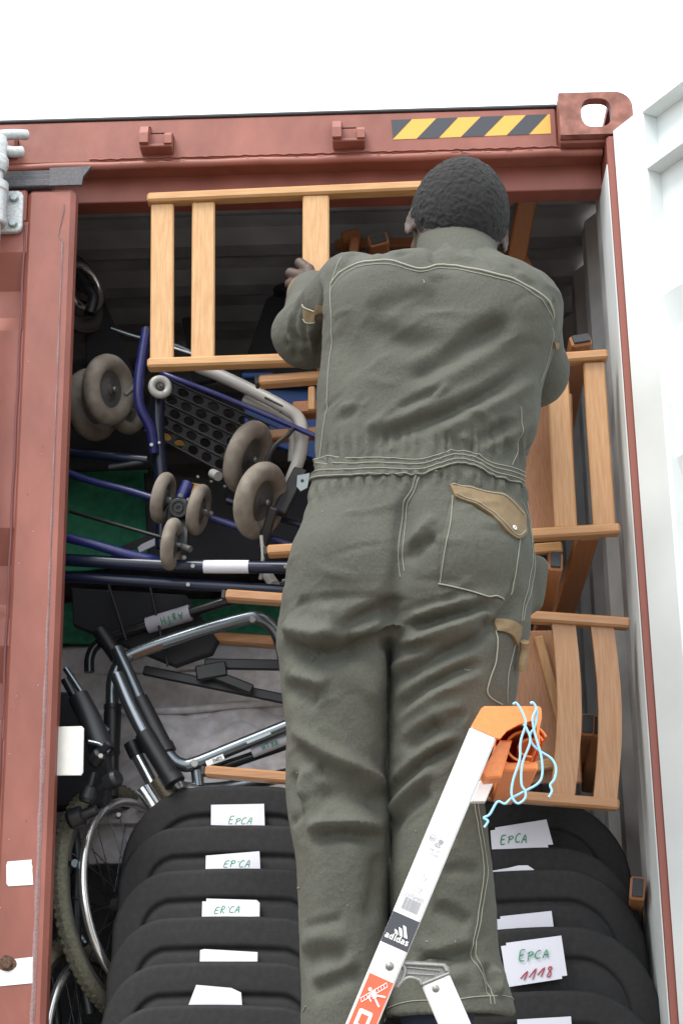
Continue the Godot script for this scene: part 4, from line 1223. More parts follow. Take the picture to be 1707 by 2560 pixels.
	put("fork", bar(Vector3(0.221, 2.795, -0.150), Vector3(0.218, 2.698, -0.130), 0.05, 0.02), M.black, c)
	for p in [Vector3(0.167, 2.822, -0.130), Vector3(0.289, 2.776, -0.130), Vector3(0.244, 2.800, -0.110), Vector3(0.226, 2.810, -0.110), Vector3(0.236, 2.669, -0.100)]:
		put("axle_nut", bolt(p, Vector3(0.5, 0, 0.8), 0.0055, 0.008), M.screw, c)
	put("peg", rod(Vector3(0.234, 2.695, -0.100), Vector3(0.253, 2.685, -0.090), 0.007), M.hub, c)
	put("blue_tube", tube(curve([Vector3(-0.085, 2.937, -0.240), Vector3(0.005, 2.896, -0.230), Vector3(0.104, 2.863, -0.220), Vector3(0.203, 2.822, -0.200)]), 0.0085), M.blue_dark, c)
	put("blue_tube", tube(curve([Vector3(0.270, 2.794, -0.200), Vector3(0.356, 2.763, -0.200), Vector3(0.450, 2.726, -0.200), Vector3(0.507, 2.705, -0.200)]), 0.0085), M.blue_dark, c)
	put("blue_tube", tube(curve([Vector3(0.314, 2.843, -0.240), Vector3(0.410, 2.805, -0.240), Vector3(0.506, 2.772, -0.240)]), 0.0075), M.navy, c)
	put("blue_tube", tube(curve([Vector3(-0.059, 2.744, -0.140), Vector3(0.026, 2.721, -0.140), Vector3(0.110, 2.694, -0.140), Vector3(0.160, 2.684, -0.150), Vector3(0.174, 2.684, -0.170)]), 0.0105), M.blue, c)
	put("thin_rod", tube([Vector3(-0.029, 2.820, -0.220), Vector3(0.198, 2.736, -0.180)], 0.0042), M.black, c)
	put("black_strap", bar(Vector3(0.052, 2.742, -0.300), Vector3(0.165, 2.783, -0.280), 0.018, 0.004), M.cloth_black, c)
	put("name_label", bar(Vector3(0.114, 2.750, -0.290), Vector3(0.168, 2.769, -0.275), 0.016, 0.003), M.paper_dim, c)
	put("seat_cloth", plate([Vector3(0.092, 3.008, -0.500), Vector3(0.496, 2.959, -0.500), Vector3(0.496, 2.780, -0.460), Vector3(0.375, 2.767, -0.460), Vector3(0.112, 2.773, -0.460)], 0.02, MB.new(), 0.004), M.cloth_black, c)
	put("seat_cloth", plate([Vector3(-0.129, 3.102, -0.440), Vector3(0.114, 3.095, -0.440), Vector3(0.121, 3.000, -0.440), Vector3(-0.125, 2.997, -0.440)], 0.02, MB.new(), 0.004), M.cloth_black, c)
	# two long navy tubes
	var d := thing("folded_walker", "dark navy walker tubes lying level with a white paper label wrapped round", "walking aid", "", Vector3(0.363, 2.627, -0.120))
	put("navy_tube", tube([Vector3(-0.061, 2.693, -0.160), Vector3(0.213, 2.665, -0.140), Vector3(0.462, 2.649, -0.120)], 0.0135, MB.new(), 16), M.navy, d)
	put("navy_tube", tube([Vector3(-0.063, 2.662, -0.180), Vector3(0.211, 2.632, -0.160), Vector3(0.508, 2.600, -0.140)], 0.0115, MB.new(), 16), M.navy, d)
	put("white_label", tube([Vector3(0.277, 2.660, -0.135), Vector3(0.373, 2.655, -0.127)], 0.0142, MB.new(), 24), M.paper, d)
	put("navy_tube", tube([Vector3(0.445, 2.620, -0.130), Vector3(0.528, 2.637, -0.110)], 0.009), M.navy, d)
	for p in [Vector3(0.255, 2.657, -0.120), Vector3(0.452, 2.646, -0.103), Vector3(0.243, 2.623, -0.142)]:
		put("rivet", bolt(p, Vector3(0, 0, 1), 0.0055, 0.004), M.screw, d)
	put("white_knob", rod(Vector3(0.405, 2.660, -0.200), Vector3(0.424, 2.625, -0.170), 0.012), M.grey_tube, d)
	# walking frames below
	var e := thing("walking_frame", "black and chrome walking frame with grips, nearest the green cloth", "walking aid", "folded walking frames on the chair stack", Vector3(0.080, 2.259, -0.350))
	put("chrome_tube", tube(curve([Vector3(0.059, 2.384, -0.330), Vector3(0.058, 2.437, -0.330), Vector3(0.061, 2.471, -0.330), Vector3(0.077, 2.505, -0.330), Vector3(0.115, 2.527, -0.330), Vector3(0.230, 2.565, -0.330), Vector3(0.346, 2.596, -0.330), Vector3(0.380, 2.597, -0.330), Vector3(0.408, 2.579, -0.340), Vector3(0.426, 2.542, -0.350), Vector3(0.439, 2.467, -0.370)]), 0.0148, MB.new(), 20), M.dark_chrome, e)
	put("grip", lathe(frame_of(Vector3(0.060, 2.351, -0.330), Vector3(0, 1, 0)), [Vector2(0.001, -0.055), Vector2(0.017, -0.055), Vector2(0.0195, -0.045), Vector2(0.018, -0.04), Vector2(0.0195, 0.04), Vector2(0.0185, 0.046), Vector2(0.02, 0.05), Vector2(0.02, 0.058), Vector2(0.001, 0.058)], MB.new(), 24), M.black, e)
	put("tube_end", rod(Vector3(0.062, 2.303, -0.330), Vector3(0.064, 2.209, -0.330), 0.014), M.black, e)
	put("print", bar(Vector3(0.103, 2.511, -0.316), Vector3(0.169, 2.536, -0.316), 0.010, 0.002), M.rust, e)
	for p in [Vector3(0.079, 2.499, -0.316), Vector3(0.366, 2.590, -0.315)]:
		put("screw", bolt(p, Vector3(0, 0, 1), 0.008, 0.004, MB.new(), 16), M.screw, e)
	put("black_tube", tube(curve([Vector3(-0.004, 2.497, -0.390), Vector3(-0.004, 2.531, -0.390), Vector3(0.010, 2.558, -0.390), Vector3(0.047, 2.578, -0.390), Vector3(0.186, 2.614, -0.370), Vector3(0.324, 2.648, -0.350), Vector3(0.480, 2.690, -0.350)]), 0.0115, MB.new(), 16), M.black_gloss, e)
	put("grip", rod(Vector3(0.020, 2.586, -0.360), Vector3(0.065, 2.521, -0.360), 0.018), M.black, e)
	put("white_label", tube([Vector3(0.125, 2.599, -0.381), Vector3(0.223, 2.623, -0.366)], 0.0185, MB.new(), 20), M.paper_dim, e)
	handwriting("A8TH", Transform3D(Basis(Vector3(-0.955, -0.29, 0), Vector3(0.29, -0.955, 0), Vector3(0, 0, 1)), Vector3(0.206, 2.622, -0.350)), 0.016, 0.0011, M.green_ink, e)
	put("cross_strut", bar(Vector3(0.252, 2.513, -0.400), Vector3(0.496, 2.503, -0.400), 0.024, 0.014), M.black, e)
	put("cross_strut", bar(Vector3(0.113, 2.506, -0.420), Vector3(0.494, 2.418, -0.420), 0.022, 0.014), M.black, e)
	put("cross_strut", bar(Vector3(0.263, 2.491, -0.390), Vector3(0.360, 2.449, -0.390), 0.022, 0.014), M.black, e)
	put("strut_joint", bar(Vector3(0.235, 2.487, -0.385), Vector3(0.303, 2.498, -0.385), 0.034, 0.016), M.black, e)
	put("back_panel", plate([Vector3(-0.057, 2.702, -0.400), Vector3(0.211, 2.670, -0.400), Vector3(0.284, 2.560, -0.370), Vector3(0.269, 2.530, -0.370), Vector3(0.236, 2.521, -0.370), Vector3(0.187, 2.505, -0.380), Vector3(-0.047, 2.611, -0.420)], 0.02, MB.new(), 0.004), M.cloth_black, e)
	for q in [[Vector3(0.037, 2.692, -0.370), Vector3(0.081, 2.562, -0.360)], [Vector3(0.131, 2.684, -0.370), Vector3(0.175, 2.500, -0.360)]]:
		put("panel_seam", tube(q, 0.003), M.black, e)
	var g := thing("walking_frame", "chrome walking frame with long black grips leaning to the right", "walking aid", "folded walking frames on the chair stack", Vector3(0.219, 2.210, -0.300))
	put("chrome_tube", tube(curve([Vector3(0.068, 2.530, -0.310), Vector3(0.102, 2.459, -0.300), Vector3(0.154, 2.346, -0.280), Vector3(0.194, 2.282, -0.270), Vector3(0.222, 2.263, -0.270), Vector3(0.251, 2.267, -0.270), Vector3(0.333, 2.299, -0.270), Vector3(0.444, 2.342, -0.270), Vector3(0.537, 2.376, -0.270)], 8), 0.0145, MB.new(), 20), M.dark_chrome, g)
	put("grip", tube([Vector3(0.124, 2.412, -0.290), Vector3(0.183, 2.297, -0.272)], 0.0185, MB.new(), 20, 0.0195), M.black, g)
	put("grip_ring", tube([Vector3(0.179, 2.306, -0.272), Vector3(0.187, 2.289, -0.270)], 0.022, MB.new(), 20), M.black, g)
	put("chrome_tube", tube(curve([Vector3(0.076, 2.462, -0.270), Vector3(0.109, 2.388, -0.260), Vector3(0.149, 2.314, -0.250), Vector3(0.206, 2.230, -0.250), Vector3(0.232, 2.212, -0.270), Vector3(0.311, 2.219, -0.310), Vector3(0.440, 2.248, -0.330)], 8), 0.0150, MB.new(), 20), M.chrome_dim, g)
	put("grip", tube([Vector3(0.141, 2.328, -0.240), Vector3(0.204, 2.225, -0.235)], 0.020, MB.new(), 20, 0.0205), M.black, g)
	put("grip_ring", tube([Vector3(0.201, 2.233, -0.235), Vector3(0.210, 2.218, -0.233)], 0.0235, MB.new(), 20), M.black, g)
	put("screw", bolt(Vector3(0.248, 2.263, -0.255), Vector3(0, 0, 1), 0.009, 0.004, MB.new(), 16), M.screw, g)
	put("tag", plate([Vector3(0.271, 2.267, -0.253), Vector3(0.308, 2.282, -0.253), Vector3(0.312, 2.271, -0.253), Vector3(0.275, 2.256, -0.253)], 0.0006), M.sticker, g)
	handwriting("CDM3", Transform3D(Basis(Vector3(-0.92, -0.38, 0), Vector3(0.38, -0.92, 0), Vector3(0, 0, 1)), Vector3(0.304, 2.277, -0.252)), 0.006, 0.0006, M.ink, g)
	put("print", bar(Vector3(0.358, 2.305, -0.256), Vector3(0.409, 2.325, -0.256), 0.006, 0.001), M.steel, g)
	put("white_label", tube([Vector3(0.366, 2.291, -0.290), Vector3(0.446, 2.321, -0.290)], 0.013, MB.new(), 20), M.paper_dim, g)
	handwriting("HT8A", Transform3D(Basis(Vector3(0.94, 0.33, 0), Vector3(-0.33, 0.94, 0), Vector3(0, 0, 1)), Vector3(0.391, 2.291, -0.275)), 0.011, 0.0009, M.green_ink, g)
	put("lower_tube", tube([Vector3(0.265, 2.251, -0.300), Vector3(0.498, 2.328, -0.310)], 0.011), M.black_gloss, g)
	put("clamp", rod(Vector3(0.250, 2.254, -0.280), Vector3(0.254, 2.219, -0.280), 0.013), M.dark_chrome, g)
	put("chrome_leg", tube([Vector3(0.124, 2.285, -0.280), Vector3(0.162, 2.216, -0.280), Vector3(0.185, 2.180, -0.280)], 0.0135, MB.new(), 20), M.chrome, g)
	put("leg_sleeve", tube([Vector3(0.169, 2.234, -0.270), Vector3(0.214, 2.169, -0.270)], 0.021, MB.new(), 20), M.brass, g)
	put("chrome_leg", tube([Vector3(0.134, 2.216, -0.280), Vector3(0.169, 2.164, -0.280)], 0.0145, MB.new(), 20), M.chrome, g)
	put("leg_tip", tube([Vector3(0.107, 2.318, -0.290), Vector3(0.122, 2.287, -0.290)], 0.017, MB.new(), 16), M.black, g)

# ---- wheelchairs pressed against the closed door
func big_wheel(called: String, parent: Node, at: Vector3, axis: Vector3, big: float, tyre_mat: Material) -> void:
	var g := group(called, parent)
	var f := frame_of(at, axis)
	put("tyre", ring(f, big, 0.0165, MB.new(), 80, 12, 1.0), tyre_mat, g)
	var tread := MB.new()
	for i in 90:
		for s in [-1.0, 1.0]:
			var a: float = TAU * (i + 0.25 * s) / 90.0
			var o := Vector3(cos(a), 0, sin(a))
			box(tread, f * Transform3D(Basis(o, Vector3.UP, o.cross(Vector3.UP)), o * (big + 0.0150) + Vector3(0, s * 0.006, 0)), Vector3(0.004, 0.007, 0.010), 0.001)
	put("tread", tread, tyre_mat, g)
	put("rim", ring(f, big - 0.021, 0.009, MB.new(), 64, 8, 1.1), M.hub, g)
	put("hand_rim", ring(frame_of(at + axis.normalized() * 0.035, axis), big - 0.032, 0.0095, MB.new(), 72, 14), M.chrome, g)
	var sp := MB.new()
	for i in 28:
		var a := TAU * i / 28.0
		var b := a + (0.3 if i % 2 else -0.3)
		rod(f * Vector3(cos(b) * 0.03, 0.025 if i % 4 < 2 else -0.025, sin(b) * 0.03), f * Vector3(cos(a) * (big - 0.02), 0, sin(a) * (big - 0.02)), 0.0012, sp, 5)
	put("spokes", sp, M.dark_chrome, g)
	put("hub", lathe(f, [Vector2(0.001, 0.04), Vector2(0.012, 0.04), Vector2(0.014, 0.03), Vector2(0.032, 0.028), Vector2(0.032, 0.02), Vector2(0.016, 0.018), Vector2(0.016, -0.03), Vector2(0.001, -0.03)], MB.new(), 24), M.hub, g)

func wheelchairs() -> void:
	var a := thing("wheelchair", "folded black wheelchair with a greenish tyre left of the black chair stacks", "wheelchair", "folded wheelchairs against the closed door", Vector3(0.054, 1.785, -0.300))
	big_wheel("large_wheel", a, Vector3(0.098, 1.985, -0.340), Vector3(0.90, 0.14, 0.42), 0.24, M.tyre_green)
	put("side_tube", tube(curve([Vector3(-0.015, 2.452, -0.160), Vector3(0.014, 2.410, -0.160), Vector3(0.025, 2.391, -0.160)]), 0.006), M.dark_chrome, a)
	put("side_tube", tube(curve([Vector3(-0.014, 2.427, -0.150), Vector3(0.013, 2.380, -0.150), Vector3(0.026, 2.352, -0.150), Vector3(0.082, 2.313, -0.150)]), 0.009), M.black_gloss, a)
	put("seat_cloth", plate([Vector3(-0.070, 2.429, -0.260), Vector3(-0.023, 2.424, -0.260), Vector3(0.054, 2.324, -0.240), Vector3(0.077, 2.236, -0.220), Vector3(0.065, 2.173, -0.220), Vector3(-0.056, 2.170, -0.240)], 0.03, MB.new(), 0.006), M.cloth_black, a)
	put("armrest", tube(curve([Vector3(0.018, 2.387, -0.140), Vector3(0.048, 2.329, -0.130), Vector3(0.075, 2.264, -0.120)]), 0.022, MB.new(), 14, 0.026), M.black, a)
	for p in [[Vector3(0.066, 2.247, -0.100), Vector3(0.085, 2.265, -0.080), 0.017], [Vector3(0.103, 2.206, -0.100), Vector3(0.070, 2.191, -0.120), 0.019], [Vector3(0.048, 2.174, -0.110), Vector3(0.057, 2.209, -0.110), 0.018], [Vector3(0.021, 2.132, -0.120), Vector3(0.073, 2.149, -0.110), 0.023]]:
		put("clamp_knob", lathe(frame_of(p[0], p[1] - p[0]), [Vector2(0.001, -0.012), Vector2(p[2] * 0.8, -0.012), Vector2(p[2], -0.004), Vector2(p[2] * 0.92, 0.018), Vector2(p[2] * 0.5, 0.022), Vector2(p[2] * 0.45, 0.05), Vector2(0.001, 0.052)], MB.new(), 9), M.black, a)
	put("bracket", tube(curve([Vector3(0.052, 2.281, -0.090), Vector3(0.077, 2.273, -0.085), Vector3(0.093, 2.259, -0.085)]), 0.006), M.dark_chrome, a)
	put("knob_bolt", bolt(Vector3(0.080, 2.246, -0.065), Vector3(0.2, 0.2, 1), 0.006, 0.006), M.screw, a)
	put("push_bar", rod(Vector3(-0.014, 2.045, -0.180), Vector3(0.022, 2.045, -0.140), 0.0085), M.dark_chrome, a)
	put("frame_tube", tube(curve([Vector3(-0.003, 2.145, -0.200), Vector3(0.016, 2.073, -0.200), Vector3(0.019, 1.908, -0.200), Vector3(0.050, 1.755, -0.200)]), 0.011), M.black, a)
	put("frame_tube", tube([Vector3(-0.009, 1.949, -0.220), Vector3(0.038, 1.890, -0.200)], 0.008), M.dark_chrome, a)
	put("knob_bolt", bolt(Vector3(0.098, 2.146, -0.200), Vector3(0.2, 0.2, 1), 0.006, 0.012), M.screw, a)
	var b := thing("wheelchair", "wheelchair at the bottom left with a pale tyre and chrome hand rim", "wheelchair", "folded wheelchairs against the closed door", Vector3(0.039, 1.664, -0.200))
	big_wheel("large_wheel", b, Vector3(0.009, 1.634, -0.280), Vector3(0.97, 0.05, 0.22), 0.262, M.tyre_pale)
	put("frame_tube", tube([Vector3(-0.034, 1.826, -0.240), Vector3(-0.017, 1.699, -0.240)], 0.011), M.black, b)
	var c := thing("wheelchair", "wheelchair in the dark under the roof, its wheel edge beside the closed door", "wheelchair", "folded wheelchairs against the closed door", Vector3(-0.055, 3.403, -0.500))
	big_wheel("large_wheel", c, Vector3(-0.085, 3.465, -0.460), Vector3(0.80, 0.1, 0.58), 0.09, M.tyre_dark)
	put("push_handle", tube(curve([Vector3(-0.070, 3.483, -0.420), Vector3(-0.044, 3.449, -0.400), Vector3(-0.024, 3.425, -0.400), Vector3(-0.032, 3.380, -0.400)]), 0.014), M.black, c)
	put("backrest", plate([Vector3(-0.071, 3.472, -0.520), Vector3(-0.017, 3.470, -0.520), Vector3(0.066, 3.261, -0.500), Vector3(-0.051, 3.253, -0.500)], 0.02, MB.new(), 0.004), M.cloth_black, c)
	var d := thing("wheelchair", "black wheelchair backrest standing dark behind the worker's left hand", "wheelchair", "folded wheelchairs against the closed door", Vector3(0.387, 3.283, -0.600))
	put("backrest", plate([Vector3(0.378, 3.506, -0.620), Vector3(0.410, 3.530, -0.600), Vector3(0.543, 3.518, -0.580), Vector3(0.540, 3.246, -0.550), Vector3(0.302, 3.265, -0.580)], 0.03, MB.new(), 0.006), M.cloth_black, d)
	put("push_handle", tube(curve([Vector3(0.413, 3.498, -0.550), Vector3(0.442, 3.478, -0.500), Vector3(0.447, 3.426, -0.480)]), 0.016), M.black, d)
	put("side_strut", bar(Vector3(0.189, 3.482, -0.660), Vector3(0.223, 3.284, -0.620), 0.06, 0.02), M.cloth_black, d)

# ---- the ladder the worker stands on
func stepladder() -> void:
	var t := thing("stepladder", "white aluminium stepladder with an orange plastic head", "stepladder", "", Vector3(0.6, 1.1, 0.6))
	var z := 0.80
	var top := Vector3(0.799, 2.110, 0.800)
	var low := Vector3(0.608, 1.692, 0.800)
	var u := (top - low).normalized()
	var w := Vector3(u.y, -u.x, 0)
	low -= u * 0.75
	for k in 2:
		var dz := 0.0 if k == 0 else -0.40
		var m := MB.new()
		var o := Vector3(0, 0, dz)
		box(m, Transform3D(Basis(w, u, Vector3(0, 0, 1)), (top + low) * 0.5 + o - Vector3(0, 0, 0.0125)), Vector3(0.0425, top.distance_to(low), 0.025), 0.003)
		put("side_rail", m, M.alu, t)
	var rail := func(s: float, v: float, h: float) -> Vector3:  # metres down from the rail's top, across, proud of its face
		return top - u * s + w * v + Vector3(0, 0, h)
	for i in 4:
		put("tread", box(MB.new(), Transform3D(Basis(Vector3(1, 0, 0), Vector3.UP, Vector3(0, 0, 1)), top - u * (0.82 + i * 0.13) + Vector3(0.03, -0.02, -0.2125)), Vector3(0.08, 0.02, 0.37), 0.003), M.alu, t)
	# orange head: two cheeks, a top and scoops between them
	var cheek := [Vector3(0.780, 2.118, 0.800), Vector3(0.797, 2.146, 0.800), Vector3(0.802, 2.149, 0.800), Vector3(0.884, 2.147, 0.800), Vector3(0.887, 2.144, 0.800), Vector3(0.887, 2.129, 0.800), Vector3(0.882, 2.111, 0.800), Vector3(0.878, 2.101, 0.800), Vector3(0.879, 2.122, 0.800), Vector3(0.873, 2.126, 0.800), Vector3(0.852, 2.120, 0.800), Vector3(0.834, 2.111, 0.800), Vector3(0.823, 2.099, 0.800), Vector3(0.817, 2.100, 0.800)]
	put("head_cheek", plate(cheek, 0.012, MB.new(), 0.003), M.orange, t)
	var far_c := []
	for p in cheek:
		far_c.append(p + Vector3(0.0, 0, -0.40))
	put("head_cheek", plate(far_c, 0.012, MB.new(), 0.003), M.orange, t)
	var hx0: float = Vector3(0.802, 2.149, 0.800).x
	var hx1: float = Vector3(0.884, 2.147, 0.800).x
	var hy: float = Vector3(0.840, 2.148, 0.800).y
	put("head_top", abox(Vector3(hx0, hy - 0.008, 0.412 + 0.001), Vector3(hx1, hy - 0.0005, z - 0.0125), 0.002, MB.new()), M.orange, t)
	put("head_back", abox(Vector3(hx1 - 0.006, hy - 0.055, 0.413), Vector3(hx1 - 0.0005, hy - 0.009, z - 0.013), 0.002, MB.new()), M.orange, t)
	var arc := MB.new()
	for k in 3:
		var ctr := Vector3(0.858, 2.097, 0.740) + Vector3(0.006 * k, -0.002 * k, 0)
		var r0 := 0.040 - 0.012 * k
		var pts := []
		for zz in 2:
			for i in 25:
				var a := 0.35 + i * (TAU * 0.72) / 24.0
				pts.append(ctr + Vector3(cos(a) * r0 * 1.0, sin(a) * r0 * 0.85, 0.012 - zz * 0.36 + 0.004 * sin(a * 2.0)))
		arc.grid(pts, 25, 2)
		var pts2 := []
		for q in pts:
			pts2.append(ctr + (q - ctr) * Vector3(0.93, 0.93, 1.0))
		arc.grid(pts2, 25, 2, true)
		var rim := []
		for i in 25:
			rim.append(pts[i])
		tube(rim, 0.0022, arc, 6)
	put("tool_scoop", arc, M.orange, t)
	put("scoop_wall", abox(Vector3(0.826, 2.070, 0.760) + Vector3(0, 0, -0.3), Vector3(0.881, 2.057, 0.760), 0.003, MB.new()), M.orange, t)
	put("rail_socket", plate([Vector3(0.825, 2.102, 0.775), Vector3(0.843, 2.101, 0.775), Vector3(0.824, 2.045, 0.775), Vector3(0.799, 2.043, 0.775), Vector3(0.794, 2.053, 0.775)], 0.05, MB.new(), 0.003), M.orange, t)
	put("rail_socket", plate([Vector3(0.801, 2.072, 0.700), Vector3(0.829, 2.068, 0.700), Vector3(0.819, 2.048, 0.700), Vector3(0.795, 2.052, 0.700)], 0.03, MB.new(), 0.003), M.orange, t)
	put("inner_stay", plate([Vector3(0.795, 2.053, 0.700), Vector3(0.817, 2.051, 0.700), Vector3(0.803, 2.021, 0.700), Vector3(0.780, 2.021, 0.700)], 0.02, MB.new(), 0.001), M.alu, t)
	# hinge and rear leg
	var hg := MB.new()
	plate([Vector3(0.657, 1.781, 0.790), Vector3(0.730, 1.774, 0.790), Vector3(0.735, 1.769, 0.790), Vector3(0.736, 1.759, 0.790), Vector3(0.695, 1.744, 0.790), Vector3(0.692, 1.750, 0.790), Vector3(0.680, 1.754, 0.790), Vector3(0.670, 1.751, 0.790), Vector3(0.660, 1.741, 0.790), Vector3(0.646, 1.742, 0.790), Vector3(0.640, 1.760, 0.790)], 0.018, hg, 0.003)
	put("hinge", hg, M.casting, t)
	var rib := MB.new()
	tube([Vector3(0.669, 1.775, 0.792), Vector3(0.727, 1.771, 0.792), Vector3(0.732, 1.763, 0.792)], 0.0028, rib, 6)
	tube([Vector3(0.671, 1.770, 0.792), Vector3(0.722, 1.764, 0.792)], 0.0012, rib, 6)
	tube([Vector3(0.672, 1.761, 0.792), Vector3(0.713, 1.758, 0.792)], 0.0012, rib, 6)
	tube(curve([Vector3(0.667, 1.776, 0.792), Vector3(0.672, 1.764, 0.792), Vector3(0.666, 1.748, 0.792)]), 0.0028, rib, 6)
	tube(curve([Vector3(0.660, 1.742, 0.792), Vector3(0.670, 1.752, 0.792), Vector3(0.680, 1.755, 0.792), Vector3(0.692, 1.751, 0.792), Vector3(0.695, 1.745, 0.792)]), 0.0028, rib, 6)
	tube([Vector3(0.695, 1.745, 0.792), Vector3(0.735, 1.760, 0.792)], 0.0024, rib, 6)
	put("hinge_rim", rib, M.casting, t)
	var l0 := Vector3(0.715, 1.752, 0.782)
	var l1 := Vector3(0.740, 1.691, 0.782)
	var lu := (l1 - l0).normalized()
	for k in 2:
		put("rear_leg", box(MB.new(), Transform3D(Basis(Vector3(lu.y, -lu.x, 0) * -1.0, lu * -1.0, Vector3(0, 0, 1)), l0 + lu * 0.45 + Vector3(0, 0, -0.4 * k)), Vector3(0.043, 0.9, 0.022), 0.003), M.alu, t)
	put("rivet", lathe(frame_of(Vector3(0.703, 1.771, 0.800) + Vector3(-0.0535, 0, 0.0), Vector3(0, 0, 1)), [Vector2(0.0065, 0), Vector2(0.006, 0.002), Vector2(0.0035, 0.004), Vector2(0.0001, 0.0046)], MB.new(), 20, true), M.screw, t)
	put("rivet", lathe(frame_of(Vector3(0.715, 1.739, 0.793), Vector3(0, 0, 1)), [Vector2(0.0055, 0), Vector2(0.005, 0.002), Vector2(0.003, 0.003), Vector2(0.0001, 0.0034)], MB.new(), 20, true), M.screw, t)
	# stickers
	var F := Basis(w, u, Vector3(0, 0, 1))
	var band := group("black_sticker", t, "black sticker with white lettering and three slanted bars")
	var s0: float = (top - Vector3(0.675, 1.841, 0.800)).dot(u)
	var s1: float = (top - Vector3(0.655, 1.799, 0.800)).dot(u)
	put("backing", plate([rail.call(s0, -0.021, 0.0006), rail.call(s0, 0.021, 0.0006), rail.call(s1, 0.021, 0.0006), rail.call(s1, -0.021, 0.0006)], 0.0005), M.ink_gloss, band)
	var sm := lerpf(s0, s1, 0.62)
	for i in 3:
		var x := -0.006 + i * 0.0072
		var hgt := 0.006 + i * 0.0048
		put("bar", plate([rail.call(sm, x, 0.001), rail.call(sm, x + 0.005, 0.001), rail.call(sm - hgt + 0.001, x + 0.005 - hgt * 0.52, 0.001), rail.call(sm - hgt, x - hgt * 0.52, 0.001)], 0.0003), M.white_print, band)
	words("adidas", Transform3D(F, rail.call(sm + 0.006, -0.0005, 0.001)), 0.0084, M.white_print, band, "lettering", "Droid Sans", true)
	var warn := group("warning_sticker", t, "red sticker with a white pictogram of a figure carrying a ladder")
	var q0: float = (top - Vector3(0.637, 1.755, 0.800)).dot(u)
	put("backing", plate([rail.call(q0, -0.0175, 0.0006), rail.call(q0, 0.0195, 0.0006), rail.call(q0 + 0.10, 0.0195, 0.0006), rail.call(q0 + 0.10, -0.0175, 0.0006)], 0.0005), M.warn, warn)
	var pic := MB.new()
	var pr := func(x: float, y: float) -> Vector3: return rail.call(q0 + y, x, 0.0012)
	for e in [-0.0022, 0.0022]:
		tube([pr.call(-0.0142 + e * 0.8, 0.040 + e), pr.call(0.0122 + e * 0.8, 0.0055 + e)], 0.00045, pic, 5)
	for i in 10:
		var p: Vector3 = pr.call(lerpf(-0.0138, 0.0118, i / 9.0), lerpf(0.0395, 0.006, i / 9.0))
		tube([p + (w * -0.0018 + u * 0.0022), p + (w * 0.0018 - u * 0.0022)], 0.0004, pic, 5)
	put("pictogram", pic, M.white_print, warn)
	var man := MB.new()
	lathe(frame_of(pr.call(-0.008, 0.021), Vector3(0, 0, 1)), [Vector2(0.0026, 0), Vector2(0.0026, 0.0003), Vector2(0.0001, 0.0003)], man, 16)
	tube([pr.call(-0.003, 0.0215), pr.call(0.003, 0.030)], 0.0030, man, 8)
	tube([pr.call(0.002, 0.026), pr.call(0.0168, 0.0225)], 0.0014, man, 8)
	tube([pr.call(0.002, 0.029), pr.call(0.0135, 0.0385)], 0.0015, man, 8)
	tube([pr.call(-0.002, 0.023), pr.call(-0.006, 0.031), pr.call(0.0, 0.036)], 0.0011, man, 8)
	put("figure", man, M.white_print, warn)
	put("white_field", plate([pr.call(-0.011, 0.052), pr.call(-0.009, 0.050), pr.call(0.0075, 0.050), pr.call(0.0095, 0.052), pr.call(0.0095, 0.075), pr.call(-0.011, 0.075)], 0.0002), M.white_print, warn)
	put("red_field", plate([pr.call(-0.006, 0.056), pr.call(0.005, 0.056), pr.call(0.005, 0.071), pr.call(-0.006, 0.071)], -0.0003), M.warn, warn)
	var lab := group("printed_label", t, "small grey printed text and barcode on the rail")
	var at := func(px: Vector3, v: float) -> Transform3D: return Transform3D(F, rail.call((top - px).dot(u), v, 0.0008))
	words("NF", at.call(Vector3(0.712, 1.955, 0.800), -0.009), 0.0042, M.grey_print, lab)
	words("GS", at.call(Vector3(0.720, 1.944, 0.800), 0.002), 0.006, M.grey_print, lab, "lettering", "Droid Sans", true)
	words("EN 131", at.call(Vector3(0.717, 1.936, 0.800), 0.001), 0.0036, M.grey_print, lab)
	words("7.5 KG", at.call(Vector3(0.715, 1.930, 0.800), 0.001), 0.0038, M.grey_print, lab)
	var fine := MB.new()  # print too small to read
	for i in 7:
		for k in 5:
			var x0 := -0.009 + k * 0.004 + 0.001 * hash1(i * 7.0 + k)
			tube([rail.call(0.205 + i * 0.0033, x0, 0.0008), rail.call(0.205 + i * 0.0033, x0 + 0.0018 + 0.0012 * hash1(i + k * 9.0), 0.0008)], 0.0003, fine, 4)
	put("fine_print", fine, M.grey_print, lab)
	put("lozenge", ring(frame_of(at.call(Vector3(0.712, 1.956, 0.800), -0.009).origin, Vector3(0, 0, 1)), 0.0048, 0.0004, MB.new(), 20, 5), M.grey_print, lab)
	put("mark", plate([rail.call(0.174, 0.001, 0.0008), rail.call(0.174, 0.008, 0.0008), rail.call(0.180, 0.008, 0.0008), rail.call(0.180, 0.001, 0.0008)], 0.0003), M.grey_print, lab)
	for k in 2:
		var bs := 0.230 + 0.018 * k
		var sk := MB.new()
		tube([rail.call(bs + 0.012, -0.004, 0.001), rail.call(bs, 0.0, 0.001), rail.call(bs + 0.012, 0.004, 0.001)], 0.0004, sk, 5)
		tube([rail.call(bs + 0.002, 0.005, 0.001), rail.call(bs + 0.008, 0.005, 0.001)], 0.0005, sk, 5)
		put("sketch", sk, M.grey_print, lab)
	words("2370/005", at.call(Vector3(0.685, 1.869, 0.800), 0.0), 0.0052, M.grey_print, lab)
	var bar_m := MB.new()
	var x := -0.0125
